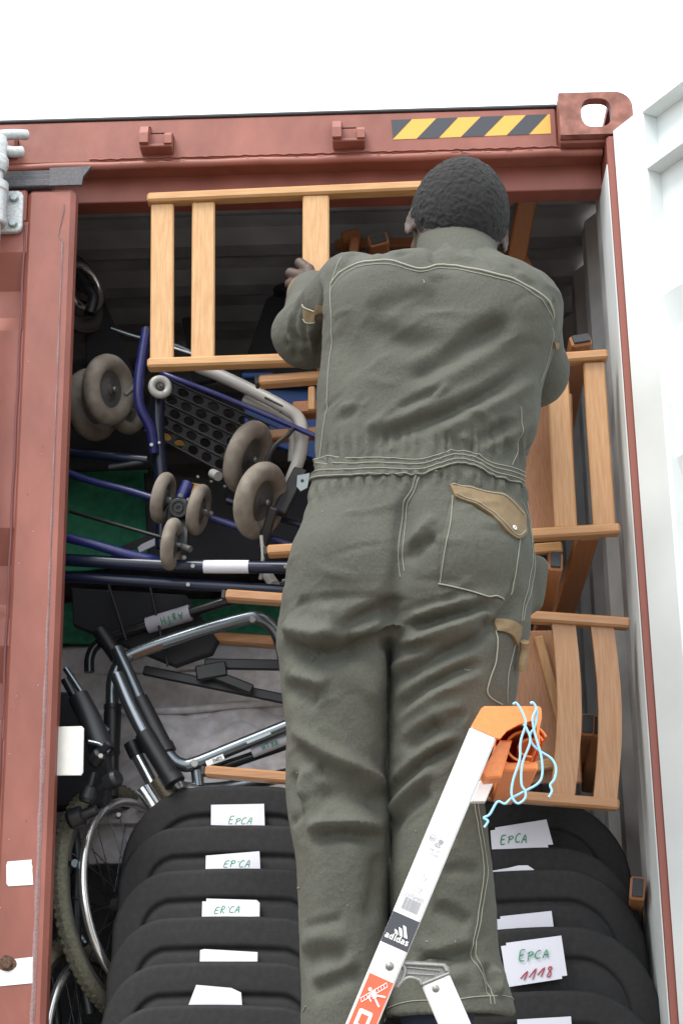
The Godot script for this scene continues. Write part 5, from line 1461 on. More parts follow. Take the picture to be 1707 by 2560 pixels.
	for i in 24:
		var bw := 0.0003 + 0.0005 * hash1(i * 3.7)
		plate([rail.call(s0 - 0.026, x, 0.0008), rail.call(s0 - 0.026, x + bw, 0.0008), rail.call(s0 - 0.008, x + bw, 0.0008), rail.call(s0 - 0.008, x, 0.0008)], 0.0002, bar_m)
		x += bw + 0.0003 + 0.0005 * hash1(i * 5.1)
	put("barcode", bar_m, M.grey_print, lab)
	# cord
	var c := MB.new()
	tube(curve([Vector3(0.793, 1.965, 0.815), Vector3(0.799, 1.974, 0.815), Vector3(0.793, 1.979, 0.815), Vector3(0.802, 1.984, 0.815), Vector3(0.814, 2.002, 0.815), Vector3(0.825, 1.999, 0.815), Vector3(0.835, 2.007, 0.815), Vector3(0.855, 2.017, 0.815), Vector3(0.875, 2.028, 0.815), Vector3(0.882, 2.042, 0.815), Vector3(0.882, 2.067, 0.815), Vector3(0.877, 2.090, 0.815), Vector3(0.873, 2.109, 0.815), Vector3(0.872, 2.126, 0.815), Vector3(0.878, 2.140, 0.815), Vector3(0.874, 2.149, 0.815), Vector3(0.870, 2.148, 0.815)], 6), 0.0018, c, 8)
	tube(curve([Vector3(0.843, 2.146, 0.822), Vector3(0.848, 2.148, 0.822), Vector3(0.854, 2.139, 0.822), Vector3(0.860, 2.124, 0.822), Vector3(0.860, 2.113, 0.822), Vector3(0.852, 2.090, 0.822), Vector3(0.849, 2.062, 0.822), Vector3(0.838, 2.032, 0.822), Vector3(0.835, 2.010, 0.822), Vector3(0.843, 1.998, 0.822), Vector3(0.854, 2.005, 0.822), Vector3(0.855, 2.016, 0.822), Vector3(0.850, 2.027, 0.822), Vector3(0.853, 2.057, 0.822), Vector3(0.866, 2.089, 0.822), Vector3(0.862, 2.108, 0.822), Vector3(0.857, 2.116, 0.822)], 6), 0.0018, c, 8)
	tube(curve([Vector3(0.870, 2.149, 0.812), Vector3(0.874, 2.150, 0.812), Vector3(0.879, 2.138, 0.812), Vector3(0.875, 2.114, 0.812), Vector3(0.867, 2.101, 0.812), Vector3(0.871, 2.086, 0.812), Vector3(0.883, 2.075, 0.812), Vector3(0.897, 2.065, 0.812), Vector3(0.903, 2.051, 0.812), Vector3(0.900, 2.035, 0.812), Vector3(0.893, 2.026, 0.812), Vector3(0.895, 2.017, 0.812), Vector3(0.890, 2.008, 0.812)], 6), 0.0018, c, 8)
	var k := put("cord", c, M.cord)
	tag(k, "thin light blue cord looped over the orange ladder head", "cord")

# ---- the worker
var folds := []
var cloth_noise := FastNoiseLite.new()

func sect(tb: Array, p: Vector3) -> float:
	var n := tb.size()
	var y := clampf(p.y, tb[0][0], tb[n - 1][0])
	var i := 0
	while i < n - 2 and tb[i + 1][0] < y:
		i += 1
	var a: Array = tb[i]
	var b: Array = tb[i + 1]
	var f: float = (y - a[0]) / (b[0] - a[0])
	var hx := lerpf(a[3], b[3], f)
	var hz := lerpf(a[4], b[4], f)
	var k := pow(pow(absf(p.x - lerpf(a[1], b[1], f)) / hx, 2.3) + pow(absf(p.z - lerpf(a[2], b[2], f)) / hz, 2.3), 0.43478)
	var d := (k - 1.0) * minf(hx, hz)
	var dv := absf(p.y - y)
	if dv > 0.0:
		return sqrt(d * d + dv * dv) if d > 0.0 else dv
	return d

func limb(c: Array, p: Vector3) -> float:
	return cone(p, Vector3(c[0], c[1], c[2]), c[3], Vector3(c[4], c[5], c[6]), c[7])

func clothed(p: Vector3) -> float:
	var d := 1.0
	var legs := 1.0
	if p.y > 2.2:
		d = sect(TORSO, p)
		for s in SWELLS:
			d = smin(d, p.distance_to(Vector3(s[0], s[1], s[2])) - s[3], 0.045)
		for i in 5:
			d = smin(d, limb(LIMBS[i], p), 0.03)
		d = smin(d, limb(LIMBS[5], p), 0.015)
	if p.y < 2.5:
		legs = smin(sect(LEG_A, p), sect(LEG_B, p), 0.006)
		d = smin(d, legs, 0.03)
	return d

func trousers_open(p: Vector3) -> float:  # the same, hollow at the right leg's hem
	var d := clothed(p)
	if p.y < 1.80 and p.x > 0.62:
		d = maxf(d, -maxf(sect(LEG_B, p + Vector3(0, 0.03, 0)) + 0.007, p.y - 1.79))
	return d

func steep(p: Vector3) -> Vector3:
	var e := 0.004
	return Vector3(clothed(p + Vector3(e, 0, 0)) - clothed(p - Vector3(e, 0, 0)), clothed(p + Vector3(0, e, 0)) - clothed(p - Vector3(0, e, 0)), clothed(p + Vector3(0, 0, e)) - clothed(p - Vector3(0, 0, e))).normalized()

func fold(p: Array, w: float, amp: float) -> void:
	var c := curve(p, 3)
	var mid: Vector3 = c[c.size() / 2]
	var r := 0.0
	for q in c:
		r = maxf(r, mid.distance_to(q))
	w *= 0.86
	folds.append([c, w, amp, mid, r + w * 2.2])

func crease(p: Vector3) -> float:
	var s := 0.0
	for f in folds:
		if p.distance_squared_to(f[3]) > f[4] * f[4]:
			continue
		var c: Array = f[0]
		var best := 1.0
		var along := 0.0
		var off := Vector3.ZERO
		var dir := Vector3.ZERO
		for i in c.size() - 1:
			var a: Vector3 = c[i]
			var ab: Vector3 = c[i + 1] - a
			var t := clampf((p - a).dot(ab) / ab.length_squared(), 0.0, 1.0)
			var o := p - a - ab * t
			if o.length_squared() < best:
				best = o.length_squared()
				along = (i + t) / (c.size() - 1)
				off = o
				dir = ab
		var fade := smoothstep(0.0, 0.24, along) * smoothstep(1.0, 0.76, along)
		if f[2] > 0.0:
			s += 1.4 * f[2] * exp(-best / (f[1] * f[1])) * fade
		else:  # cloth hangs over from above and tucks in below
			var up := Vector3(-dir.y, dir.x, 0).normalized()
			up *= signf(up.y)
			var q: float = off.dot(up) / f[1]
			var rest: float = maxf(best - off.dot(up) * off.dot(up), 0.0) / (f[1] * f[1])
			s += f[2] * (0.95 * exp(-best / (f[1] * f[1])) - (2.1 if f[1] > 0.0105 else 0.8) * up.y * q * exp(-q * q * 0.8 - rest)) * fade
	var rg := 1.0 - absf(cloth_noise.get_noise_3d(p.x * 16.0 + p.y * 9.0, p.y * 22.0 - p.x * 12.0, p.z * 12.0)) * 2.2
	s += 0.0007 * maxf(rg, 0.0) * maxf(rg, 0.0)
	s += 0.0035 * cloth_noise.get_noise_3d(p.x * 9.0, p.y * 7.0, p.z * 9.0)
	var gather := smoothstep(2.622, 2.64, p.y) * smoothstep(2.70, 2.645, p.y)
	gather += smoothstep(2.555, 2.58, p.y) * smoothstep(2.600, 2.585, p.y)
	if gather > 0.0:
		s += gather * 0.0050 * sin(p.x * 300.0 + 3.0 * cloth_noise.get_noise_2d(p.x * 30.0, 0.0) + p.y * 12.0)
	return s

func on_cloth(pts: Array, lift: float, n := 5) -> Array:
	var o := []
	for q in curve(pts, n):
		var p: Vector3 = q
		var g := steep(p)
		for k in 2:
			p -= g * clothed(p)
			g = steep(p)
		o.append(p + g * (crease(p) + lift))
	return o

func stitch(parent: Node, pts: Array, r := 0.0006, lift := 0.0009, called := "stitching") -> void:
	put(called, tube(on_cloth(pts, lift, 5), r, MB.new(), 5), M.thread, parent)

func patch(parent: Node, called: String, top: Array, bottom: Array, nu: int, nv: int, lift: float, mat: Material, ripple := 0.0) -> MeshInstance3D:
	var m := MB.new()
	var ct := curve(top, 12)
	var cb := curve(bottom, 12)
	var pts := []
	var under := []
	for j in nv:
		for i in nu:
			var u := float(i) / (nu - 1)
			var a: Vector3 = ct[roundi(u * (ct.size() - 1))]
			var b: Vector3 = cb[roundi(u * (cb.size() - 1))]
			var p := a.lerp(b, float(j) / (nv - 1))
			var g := steep(p)
			for k in 2:
				p -= g * clothed(p)
				g = steep(p)
			var c := p + g * crease(p)
			pts.append(c + g * (lift + ripple * sin(u * nu * 0.95)))
			under.append(c - g * 0.004)
	m.grid(pts, nu, nv)
	for e in [[0, 1, nu], [(nv - 1) * nu, 1, nu]]:
		for i in nu - 1:
			m.quad(pts[e[0] + i], pts[e[0] + i + 1], under[e[0] + i + 1], under[e[0] + i])
	for j in nv - 1:
		for e in [0, nu - 1]:
			m.quad(pts[j * nu + e], pts[(j + 1) * nu + e], under[(j + 1) * nu + e], under[j * nu + e])
	return put(called, m, mat, parent)

func finger(p: Vector3, j: Array, r: float) -> float:
	var d := 1.0
	for i in j.size() - 1:
		d = minf(d, cone(p, j[i], r * (1.12 - 0.12 * i), j[i + 1], r * (1.0 - 0.12 * i)))
	return d

func hand(m: MB, wrist: Vector3, fingers: Array, thumb: Array, arm: Vector3) -> void:
	var f := func(p: Vector3) -> float:
		var d := cone(p, arm, 0.032, wrist, 0.026)
		for j in fingers:
			d = smin(d, cone(p, wrist, 0.017, j[0], 0.0135), 0.008)
		for k in fingers.size():
			d = smin(d, finger(p, fingers[k], [0.0120, 0.0124, 0.0115, 0.0102][k]), 0.003)
		return smin(d, finger(p, thumb, 0.0124), 0.006)
	var lo := wrist
	var hi := wrist
	for j in fingers + [thumb, [arm]]:
		for q in j:
			lo = lo.min(q)
			hi = hi.max(q)
	net(lo - Vector3.ONE * 0.04, hi + Vector3.ONE * 0.04, 0.003, f, m)

func person() -> void:
	cloth_noise.seed = 4
	cloth_noise.frequency = 1.0
	cloth_noise.fractal_octaves = 2
	var base := Vector3(0.68, 1.62, 0.46)
	var t := thing("person", "person in an olive coverall seen from behind, reaching into the container from a stepladder", "person", "", base)
	make_folds()
	# the coverall
	var rng := RandomNumberGenerator.new()
	rng.seed = 5
	for i in 120:  # small creases of worn cotton
		var q := Vector3(rng.randf_range(0.46, 1.0), rng.randf_range(1.74, 3.0), 0.75)
		for k in 6:
			q.z -= clothed(q) * 0.9
		var g := steep(q)
		if absf(clothed(q)) > 0.006 or g.z < 0.3:
			rng.randf()
			continue
		var dir := g.cross(Vector3(rng.randf_range(-0.7, 0.5), 1.0, 0)).normalized() * rng.randf_range(0.02, 0.06)
		var bow := Vector3(0, rng.randf_range(-0.012, 0.012), 0)
		fold([q - dir, q + bow, q + dir], rng.randf_range(0.004, 0.009), rng.randf_range(0.0012, 0.0028) * (1.0 if i % 3 else -1.0))
	var cm := MB.new()
	net(Vector3(0.36, 1.55, 0.0), Vector3(1.10, 3.22, 0.78), 0.0057, trousers_open, cm, crease)
	var dust := FastNoiseLite.new()
	dust.seed = 9
	dust.frequency = 9.0
	dust.fractal_octaves = 5
	for i in cm.v.size():
		var p := cm.v[i]
		var k := clampf(0.15 + (2.15 - p.y) * 1.1, 0.0, 0.75) * clampf(0.55 + 1.3 * dust.get_noise_3dv(p), 0.0, 1.0)
		var fade := 0.93 + 0.2 * dust.get_noise_3dv(p * 0.6 + Vector3(3, 1, 2))
		cm.c[i] = Color(fade, fade, fade).lerp(Color(1.85, 1.6, 1.35), k)
	var cov := put("coverall", cm, M.cloth, t)
	coverall_details(cov)
	# the body: what the clothes leave bare, and the rest inside them
	var bm := MB.new()
	var crotch := Vector3(0.6630, 2.3200, 0.5581)
	net(Vector3(0.36, 1.55, 0.0), Vector3(1.10, 3.14, 0.78), 0.018, func(p: Vector3) -> float: return maxf(clothed(p) + 0.040, 0.13 - p.distance_to(crotch)), bm)
	var head := Transform3D(Basis.from_euler(Vector3(-0.05, 0.16, -0.15)), Vector3(0.814, 3.174, 0.400)).scaled_local(Vector3.ONE * 1.04)
	var inv := head.affine_inverse()
	var neck_foot := inv * Vector3(0.816, 3.069, 0.425)
	var skull := func(p: Vector3) -> float:
		var d := egg(p, Vector3(0, 0.008, 0), Vector3(0.083, 0.109, 0.100))
		d = smin(d, egg(p, Vector3(0, 0.0, 0.028), Vector3(0.077, 0.086, 0.077)), 0.02)
		return d
	var face := func(w: Vector3) -> float:
		var p := inv * w
		var d: float = skull.call(p)
		d = smin(d, egg(p, Vector3(0, -0.062, -0.035), Vector3(0.063, 0.062, 0.064)), 0.025)
		d = smin(d, p.distance_to(Vector3(0, -0.106, -0.076)) - 0.019, 0.02)
		for s in [-1.0, 1.0]:
			d = smin(d, p.distance_to(Vector3(s * 0.045, -0.028, -0.068)) - 0.029, 0.015)
			d = -smin(-d, p.distance_to(Vector3(s * 0.034, 0.0, -0.108)) - 0.017, 0.006)
			d = smin(d, p.distance_to(Vector3(s * 0.033, 0.0, -0.088)) - 0.0125, 0.003)
			var q := p - Vector3(s * 0.0845, -0.022, 0.010)
			q = Basis(Vector3.UP, s * 0.5) * q
			var ear := egg(q, Vector3(s * 0.004, 0, 0), Vector3(0.007, 0.029, 0.018))
			ear = -smin(-ear, egg(q, Vector3(s * 0.009, 0.003, -0.002), Vector3(0.007, 0.02, 0.012)), 0.004)
			d = smin(d, ear, 0.006)
		d = smin(d, cone(p, Vector3(-0.038, 0.022, -0.086), 0.013, Vector3(0.038, 0.022, -0.086), 0.013), 0.012)
		d = smin(d, cone(p, Vector3(0, 0.004, -0.098), 0.009, Vector3(0, -0.036, -0.114), 0.0145), 0.01)
		d = smin(d, egg(p, Vector3(0, -0.066, -0.096), Vector3(0.025, 0.009, 0.012)), 0.005)
		d = smin(d, egg(p, Vector3(0, -0.078, -0.093), Vector3(0.022, 0.009, 0.012)), 0.005)
		return smin(d, cone(p, Vector3(0, -0.05, 0.022), 0.060, neck_foot, 0.060), 0.022)
	net(head.origin - Vector3(0.14, 0.22, 0.17), head.origin + Vector3(0.14, 0.14, 0.16), 0.0042, face, bm)
	var w := Vector3(0.519, 3.207, 0.050)
	var fs := [
		[Vector3(0.510, 3.281, 0.000), Vector3(0.491, 3.307, -0.018), Vector3(0.488, 3.322, -0.052), Vector3(0.504, 3.322, -0.062)],
		[Vector3(0.497, 3.264, 0.002), Vector3(0.471, 3.283, -0.018), Vector3(0.473, 3.299, -0.056), Vector3(0.494, 3.298, -0.064)],
		[Vector3(0.491, 3.245, 0.006), Vector3(0.469, 3.257, -0.016), Vector3(0.472, 3.273, -0.054), Vector3(0.493, 3.274, -0.062)],
		[Vector3(0.493, 3.225, 0.012), Vector3(0.472, 3.232, -0.012), Vector3(0.476, 3.246, -0.046), Vector3(0.493, 3.249, -0.055)]]
	var th := [Vector3(0.524, 3.231, 0.025), Vector3(0.538, 3.250, 0.006), Vector3(0.548, 3.271, -0.008)]
	hand(bm, w, fs, th, Vector3(0.521, 3.166, 0.090))
	var w2 := Vector3(0.924, 3.112, 0.030)
	var flip := func(q: Vector3) -> Vector3: return Vector3(w2.x - (q.x - w.x), w2.y + (q.y - w.y), w2.z + (q.z - w.z))
	var fs2 := []
	for j in fs:
		fs2.append(j.map(flip))
	hand(bm, w2, fs2, th.map(flip), w2 + Vector3(0.02, -0.01, 0.05))
	put("body", bm, M.skin, t)
	var cl := MB.new()  # stand collar
	var ax := (Vector3(0.808, 3.155, 0.385) - Vector3(0.816, 3.060, 0.425)).normalized()
	lathe(frame_of(Vector3(0.806, 3.106, 0.420), ax), [Vector2(0.080, -0.115), Vector2(0.079, -0.07), Vector2(0.077, -0.035), Vector2(0.0745, -0.005), Vector2(0.073, 0.010), Vector2(0.0725, 0.0205), Vector2(0.0700, 0.0215), Vector2(0.0685, 0.019), Vector2(0.069, -0.02), Vector2(0.071, -0.10)], cl, 48, true)
	put("collar", cl, M.cloth, cov)
	put("stitching", ring(frame_of(Vector3(0.806, 3.106, 0.420) + ax * 0.0165, ax), 0.0735, 0.0007, MB.new(), 60, 5), M.thread, cov)
	var hm := MB.new()
	var curl := FastNoiseLite.new()
	curl.seed = 12
	curl.frequency = 95.0
	curl.fractal_octaves = 2
	var wave := FastNoiseLite.new()
	wave.seed = 13
	wave.frequency = 1.0
	net(head.origin - Vector3(0.12, 0.13, 0.13), head.origin + Vector3(0.12, 0.14, 0.14), 0.0028, func(q: Vector3) -> float:
		var p := inv * q
		var b := 0.6 * p.z + 0.8 * p.y + 0.027 + 0.006 * wave.get_noise_3d(p.x * 60.0, p.y * 60.0, p.z * 60.0) + 0.003 * curl.get_noise_3dv(p * 2.0)
		return maxf(skull.call(p) - 0.0052 * clampf(b / 0.028, 0.06, 1.0), -b), hm,
		func(q: Vector3) -> float:
			var p := inv * q
			return 0.0019 * curl.get_noise_3dv(q) + 0.0022 * wave.get_noise_3d(p.x * 35.0, p.y * 110.0 + p.x * 30.0, p.z * 60.0))
	for i in hm.v.size():
		var p := inv * hm.v[i]
		var g := 0.8 + 0.5 * curl.get_noise_3dv(hm.v[i] * 1.4)
		hm.c[i] = Color(g, g, g)
	put("hair", hm, M.hair, t)
	var bt := MB.new()
	for k in 2:
		var a: Vector3 = Vector3(0.723, 1.744, 0.465) if k == 0 else Vector3(0.572, 1.659, 0.460)
		var fl := a.y - 0.13 if k == 0 else a.y - 0.1
		var fb := func(p: Vector3) -> float:
			var d := cone(p, a, 0.068, Vector3(a.x, fl + 0.05, a.z), 0.050)
			d = smin(d, cone(p, Vector3(a.x, fl + 0.045, a.z + 0.03), 0.042, Vector3(a.x - 0.01, fl + 0.035, a.z - 0.15), 0.038), 0.03)
			return maxf(d, fl - p.y)
		net(a - Vector3(0.12, 0.2, 0.26), a + Vector3(0.12, 0.1, 0.14), 0.007, fb, bt)
	put("boots", bt, M.navy_cloth, t)

func make_folds() -> void:
	# across the back, from the right arm down to the left hip
	fold([Vector3(0.8908, 2.8890, 0.5955), Vector3(0.8032, 2.8420, 0.5934), Vector3(0.6955, 2.7599, 0.5965)], 0.026, -0.011)
	fold([Vector3(0.9212, 2.8806, 0.5803), Vector3(0.8248, 2.8029, 0.5914), Vector3(0.6982, 2.7367, 0.5973)], 0.022, 0.008)
	fold([Vector3(0.9350, 2.8319, 0.5421), Vector3(0.8290, 2.7433, 0.5896), Vector3(0.7164, 2.6937, 0.5985), Vector3(0.6314, 2.6660, 0.5863)], 0.017, -0.011)
	fold([Vector3(0.9424, 2.8036, 0.5144), Vector3(0.8447, 2.7220, 0.5845), Vector3(0.7447, 2.6654, 0.5980)], 0.016, 0.009)
	fold([Vector3(0.9674, 2.8489, 0.2750), Vector3(0.8600, 2.6887, 0.5747), Vector3(0.7792, 2.6370, 0.5979)], 0.014, -0.010)
	fold([Vector3(0.9324, 2.7249, 0.5044), Vector3(0.8660, 2.6670, 0.5672), Vector3(0.8114, 2.6313, 0.5923)], 0.012, 0.007)
	fold([Vector3(0.7671, 2.7521, 0.5980), Vector3(0.7044, 2.7275, 0.5979), Vector3(0.6516, 2.6949, 0.5912)], 0.009, -0.007)
	fold([Vector3(0.7738, 2.7573, 0.5976), Vector3(0.7636, 2.7450, 0.5982), Vector3(0.7437, 2.7348, 0.5987)], 0.006, 0.005)
	fold([Vector3(0.6330, 2.7472, 0.5844), Vector3(0.6162, 2.7323, 0.5789), Vector3(0.6027, 2.7171, 0.5736), Vector3(0.5691, 2.7167, 0.5501)], 0.010, -0.005)
	fold([Vector3(0.6393, 2.7319, 0.5870), Vector3(0.6129, 2.7329, 0.5775), Vector3(0.5829, 2.7336, 0.5602)], 0.008, 0.004)
	fold([Vector3(0.6362, 2.8986, 0.5907), Vector3(0.6752, 2.8641, 0.5924), Vector3(0.7276, 2.8489, 0.5948), Vector3(0.7872, 2.8565, 0.5941)], 0.026, -0.006)
	fold([Vector3(0.6296, 2.9033, 0.5889), Vector3(0.6699, 2.9179, 0.6018), Vector3(0.7167, 2.9304, 0.5994), Vector3(0.7701, 2.9301, 0.5891)], 0.026, -0.004)
	fold([Vector3(0.7653, 2.9800, 0.5815), Vector3(0.7668, 2.9321, 0.5891), Vector3(0.7689, 2.8977, 0.5921)], 0.022, -0.005)
	fold([Vector3(0.5888, 2.8999, 0.5592), Vector3(0.6080, 2.8417, 0.5658), Vector3(0.6272, 2.7882, 0.5802)], 0.03, -0.004)
	fold([Vector3(0.6252, 2.6809, 0.5840), Vector3(0.6648, 2.7040, 0.5937), Vector3(0.6978, 2.7225, 0.5975)], 0.010, 0.005)
	fold([Vector3(0.9405, 2.7129, 0.4790), Vector3(0.9268, 2.6893, 0.4662), Vector3(0.9044, 2.6437, 0.5143)], 0.014, -0.008)
	# yoke: pulled at the collar and shoulders
	fold([Vector3(0.7561, 3.1266, 0.4285), Vector3(0.7611, 3.0344, 0.5478), Vector3(0.7529, 3.0050, 0.5694)], 0.010, -0.007)
	fold([Vector3(0.7795, 3.1066, 0.4581), Vector3(0.7951, 3.0335, 0.5476), Vector3(0.8338, 3.0049, 0.5722)], 0.012, 0.005)
	fold([Vector3(0.8319, 3.0646, 0.5142), Vector3(0.8475, 3.0095, 0.5696), Vector3(0.8653, 2.9798, 0.5910)], 0.010, -0.006)
	fold([Vector3(0.6592, 3.0722, 0.4945), Vector3(0.6859, 3.0280, 0.5613), Vector3(0.7135, 3.0399, 0.5474)], 0.010, -0.006)
	fold([Vector3(0.6208, 3.0786, 0.4843), Vector3(0.6035, 3.0436, 0.5163), Vector3(0.5861, 3.0140, 0.5234)], 0.012, -0.006)
	fold([Vector3(0.9011, 3.0009, 0.5687), Vector3(0.9051, 2.9691, 0.5877), Vector3(0.9458, 2.9518, 0.5677)], 0.012, -0.006)
	# sleeve
	fold([Vector3(0.5610, 2.9950, 0.5016), Vector3(0.5524, 2.9611, 0.4693), Vector3(0.5415, 2.9448, 0.3794), Vector3(0.5315, 2.9322, 0.2739)], 0.013, -0.012)
	fold([Vector3(0.5193, 3.0283, 0.4190), Vector3(0.5149, 2.9858, 0.4104), Vector3(0.5231, 2.9469, 0.3670), Vector3(0.5240, 2.9279, 0.3122)], 0.010, -0.007)
	fold([Vector3(0.4958, 3.0159, 0.3805), Vector3(0.4892, 2.9723, 0.3649), Vector3(0.4965, 2.9411, 0.3376)], 0.010, 0.005)
	fold([Vector3(0.4753, 2.9630, 0.3429), Vector3(0.4932, 2.9465, 0.3434), Vector3(0.4988, 2.9313, 0.3151)], 0.009, -0.007)
	fold([Vector3(0.9727, 2.9545, 0.5294), Vector3(0.9740, 2.9171, 0.5298), Vector3(0.9672, 2.8811, 0.5281)], 0.010, -0.008)
	fold([Vector3(0.5113, 3.0284, 0.4029), Vector3(0.4955, 2.9851, 0.3792), Vector3(0.5077, 2.9411, 0.3459)], 0.012, -0.008)
	fold([Vector3(0.5291, 2.9677, 0.4150), Vector3(0.5324, 2.9468, 0.3754), Vector3(0.5365, 2.9294, 0.3079)], 0.008, 0.005)
	fold([Vector3(0.4838, 2.9809, 0.3634), Vector3(0.5016, 2.9568, 0.3637), Vector3(0.5265, 2.9444, 0.3638)], 0.008, -0.006)
	fold([Vector3(0.5538, 3.0348, 0.4831), Vector3(0.5645, 2.9745, 0.5125), Vector3(0.5605, 2.9204, 0.5162)], 0.008, 0.005)
	# seat
	fold([Vector3(0.7147, 2.5837, 0.6125), Vector3(0.6942, 2.5378, 0.6202), Vector3(0.6865, 2.4867, 0.6244), Vector3(0.6821, 2.4401, 0.6266), Vector3(0.6732, 2.3958, 0.6232), Vector3(0.6684, 2.3545, 0.6096), Vector3(0.6652, 2.3252, 0.5989)], 0.015, -0.014)
	fold([Vector3(0.6696, 2.3778, 0.6186), Vector3(0.6670, 2.3486, 0.6075), Vector3(0.6650, 2.3212, 0.5641)], 0.020, -0.016)
	fold([Vector3(0.4813, 2.3237, 0.5518), Vector3(0.5245, 2.2982, 0.5981), Vector3(0.5683, 2.2950, 0.6069), Vector3(0.6056, 2.3018, 0.6018), Vector3(0.6460, 2.3128, 0.5736)], 0.024, -0.024)
	fold([Vector3(0.4849, 2.3450, 0.5577), Vector3(0.5248, 2.3182, 0.6012), Vector3(0.5592, 2.3059, 0.6086)], 0.018, 0.012)
	fold([Vector3(0.5623, 2.3043, 0.6085), Vector3(0.5629, 2.3367, 0.6132), Vector3(0.5635, 2.3678, 0.6170)], 0.013, 0.010)
	fold([Vector3(0.5718, 2.3147, 0.6107), Vector3(0.6002, 2.3374, 0.6133), Vector3(0.6380, 2.3573, 0.6135), Vector3(0.6632, 2.3719, 0.6169)], 0.020, -0.014)
	fold([Vector3(0.5934, 2.3086, 0.6075), Vector3(0.6248, 2.3291, 0.6060), Vector3(0.6561, 2.3356, 0.6031)], 0.013, 0.010)
	fold([Vector3(0.4989, 2.3825, 0.5753), Vector3(0.5478, 2.3772, 0.6135), Vector3(0.6105, 2.3759, 0.6244), Vector3(0.6634, 2.3777, 0.6193)], 0.008, -0.004)
	fold([Vector3(0.5154, 2.3423, 0.5961), Vector3(0.5220, 2.3673, 0.5989), Vector3(0.5123, 2.3828, 0.5907)], 0.016, -0.006)
	fold([Vector3(0.7030, 2.4587, 0.6283), Vector3(0.7226, 2.4873, 0.6301), Vector3(0.7483, 2.5063, 0.6304)], 0.016, 0.008)
	fold([Vector3(0.6866, 2.4337, 0.6258), Vector3(0.7156, 2.4640, 0.6314), Vector3(0.7410, 2.4783, 0.6360)], 0.014, -0.008)
	# right thigh: folds running up to the hip
	fold([Vector3(0.6687, 2.3427, 0.6055), Vector3(0.7095, 2.3562, 0.6115), Vector3(0.7502, 2.3665, 0.6175), Vector3(0.7783, 2.3748, 0.6201)], 0.012, -0.010)
	fold([Vector3(0.6683, 2.3251, 0.5988), Vector3(0.7339, 2.3405, 0.6139), Vector3(0.7996, 2.3562, 0.6153), Vector3(0.8541, 2.3678, 0.5944)], 0.016, -0.013)
	fold([Vector3(0.6873, 2.3390, 0.6054), Vector3(0.7498, 2.3539, 0.6165), Vector3(0.8124, 2.3631, 0.6128)], 0.010, 0.008)
	fold([Vector3(0.6676, 2.2981, 0.5393), Vector3(0.7326, 2.2959, 0.6074), Vector3(0.8045, 2.3214, 0.6131), Vector3(0.8570, 2.3612, 0.5922), Vector3(0.8928, 2.4027, 0.5579)], 0.017, -0.013)
	fold([Vector3(0.6742, 2.3102, 0.5621), Vector3(0.7238, 2.3118, 0.6082), Vector3(0.7956, 2.3354, 0.6156), Vector3(0.8472, 2.3596, 0.5988)], 0.012, 0.009)
	fold([Vector3(0.6632, 2.2496, 0.5256), Vector3(0.7040, 2.2659, 0.5893), Vector3(0.7632, 2.2909, 0.6116), Vector3(0.8263, 2.3164, 0.6062)], 0.015, -0.011)
	fold([Vector3(0.6653, 2.2722, 0.5325), Vector3(0.7168, 2.2824, 0.5990), Vector3(0.7790, 2.3027, 0.6140), Vector3(0.8301, 2.3353, 0.6071)], 0.012, 0.008)
	fold([Vector3(0.6650, 2.1964, 0.5339), Vector3(0.7029, 2.2230, 0.5834), Vector3(0.7588, 2.2487, 0.6036), Vector3(0.8153, 2.2701, 0.6011)], 0.014, -0.010)
	fold([Vector3(0.6675, 2.1697, 0.5400), Vector3(0.7146, 2.2029, 0.5876), Vector3(0.7645, 2.2304, 0.6004), Vector3(0.8178, 2.2492, 0.5955)], 0.012, 0.008)
	fold([Vector3(0.6758, 2.1323, 0.5535), Vector3(0.7319, 2.1680, 0.5880), Vector3(0.7909, 2.1855, 0.5880)], 0.016, -0.012)
	fold([Vector3(0.7319, 2.1680, 0.5880), Vector3(0.7626, 2.1702, 0.5895), Vector3(0.7904, 2.1677, 0.5833)], 0.012, 0.009)
	fold([Vector3(0.8509, 2.3699, 0.5967), Vector3(0.8400, 2.3454, 0.6044), Vector3(0.8205, 2.3315, 0.6100)], 0.012, 0.008)
	# left leg
	fold([Vector3(0.4827, 2.2529, 0.5286), Vector3(0.5232, 2.2299, 0.5843), Vector3(0.5512, 2.2150, 0.5920)], 0.018, -0.010)
	fold([Vector3(0.4942, 2.2645, 0.5614), Vector3(0.5299, 2.2472, 0.5911), Vector3(0.5609, 2.2328, 0.5960)], 0.014, 0.008)
	fold([Vector3(0.6427, 2.3067, 0.5724), Vector3(0.6414, 2.2546, 0.5621), Vector3(0.6218, 2.2043, 0.5760)], 0.03, 0.008)
	fold([Vector3(0.4922, 2.1801, 0.5366), Vector3(0.5435, 2.1300, 0.5784), Vector3(0.5892, 2.1077, 0.5770), Vector3(0.6495, 2.0735, 0.5165)], 0.015, 0.010)
	fold([Vector3(0.4989, 2.1590, 0.5462), Vector3(0.5463, 2.1116, 0.5772), Vector3(0.5949, 2.0865, 0.5740), Vector3(0.6521, 2.0555, 0.5113)], 0.020, -0.014)
	fold([Vector3(0.5221, 2.0467, 0.5648), Vector3(0.5160, 2.0720, 0.5608), Vector3(0.5226, 2.0956, 0.5663), Vector3(0.5431, 2.1058, 0.5758)], 0.015, 0.011)
	fold([Vector3(0.4982, 2.1034, 0.5420), Vector3(0.5012, 2.0689, 0.5438), Vector3(0.5107, 2.0333, 0.5538)], 0.014, -0.011)
	fold([Vector3(0.5270, 2.0644, 0.5682), Vector3(0.5672, 2.0681, 0.5779), Vector3(0.6187, 2.0600, 0.5650), Vector3(0.6489, 2.0504, 0.5244)], 0.022, -0.010)
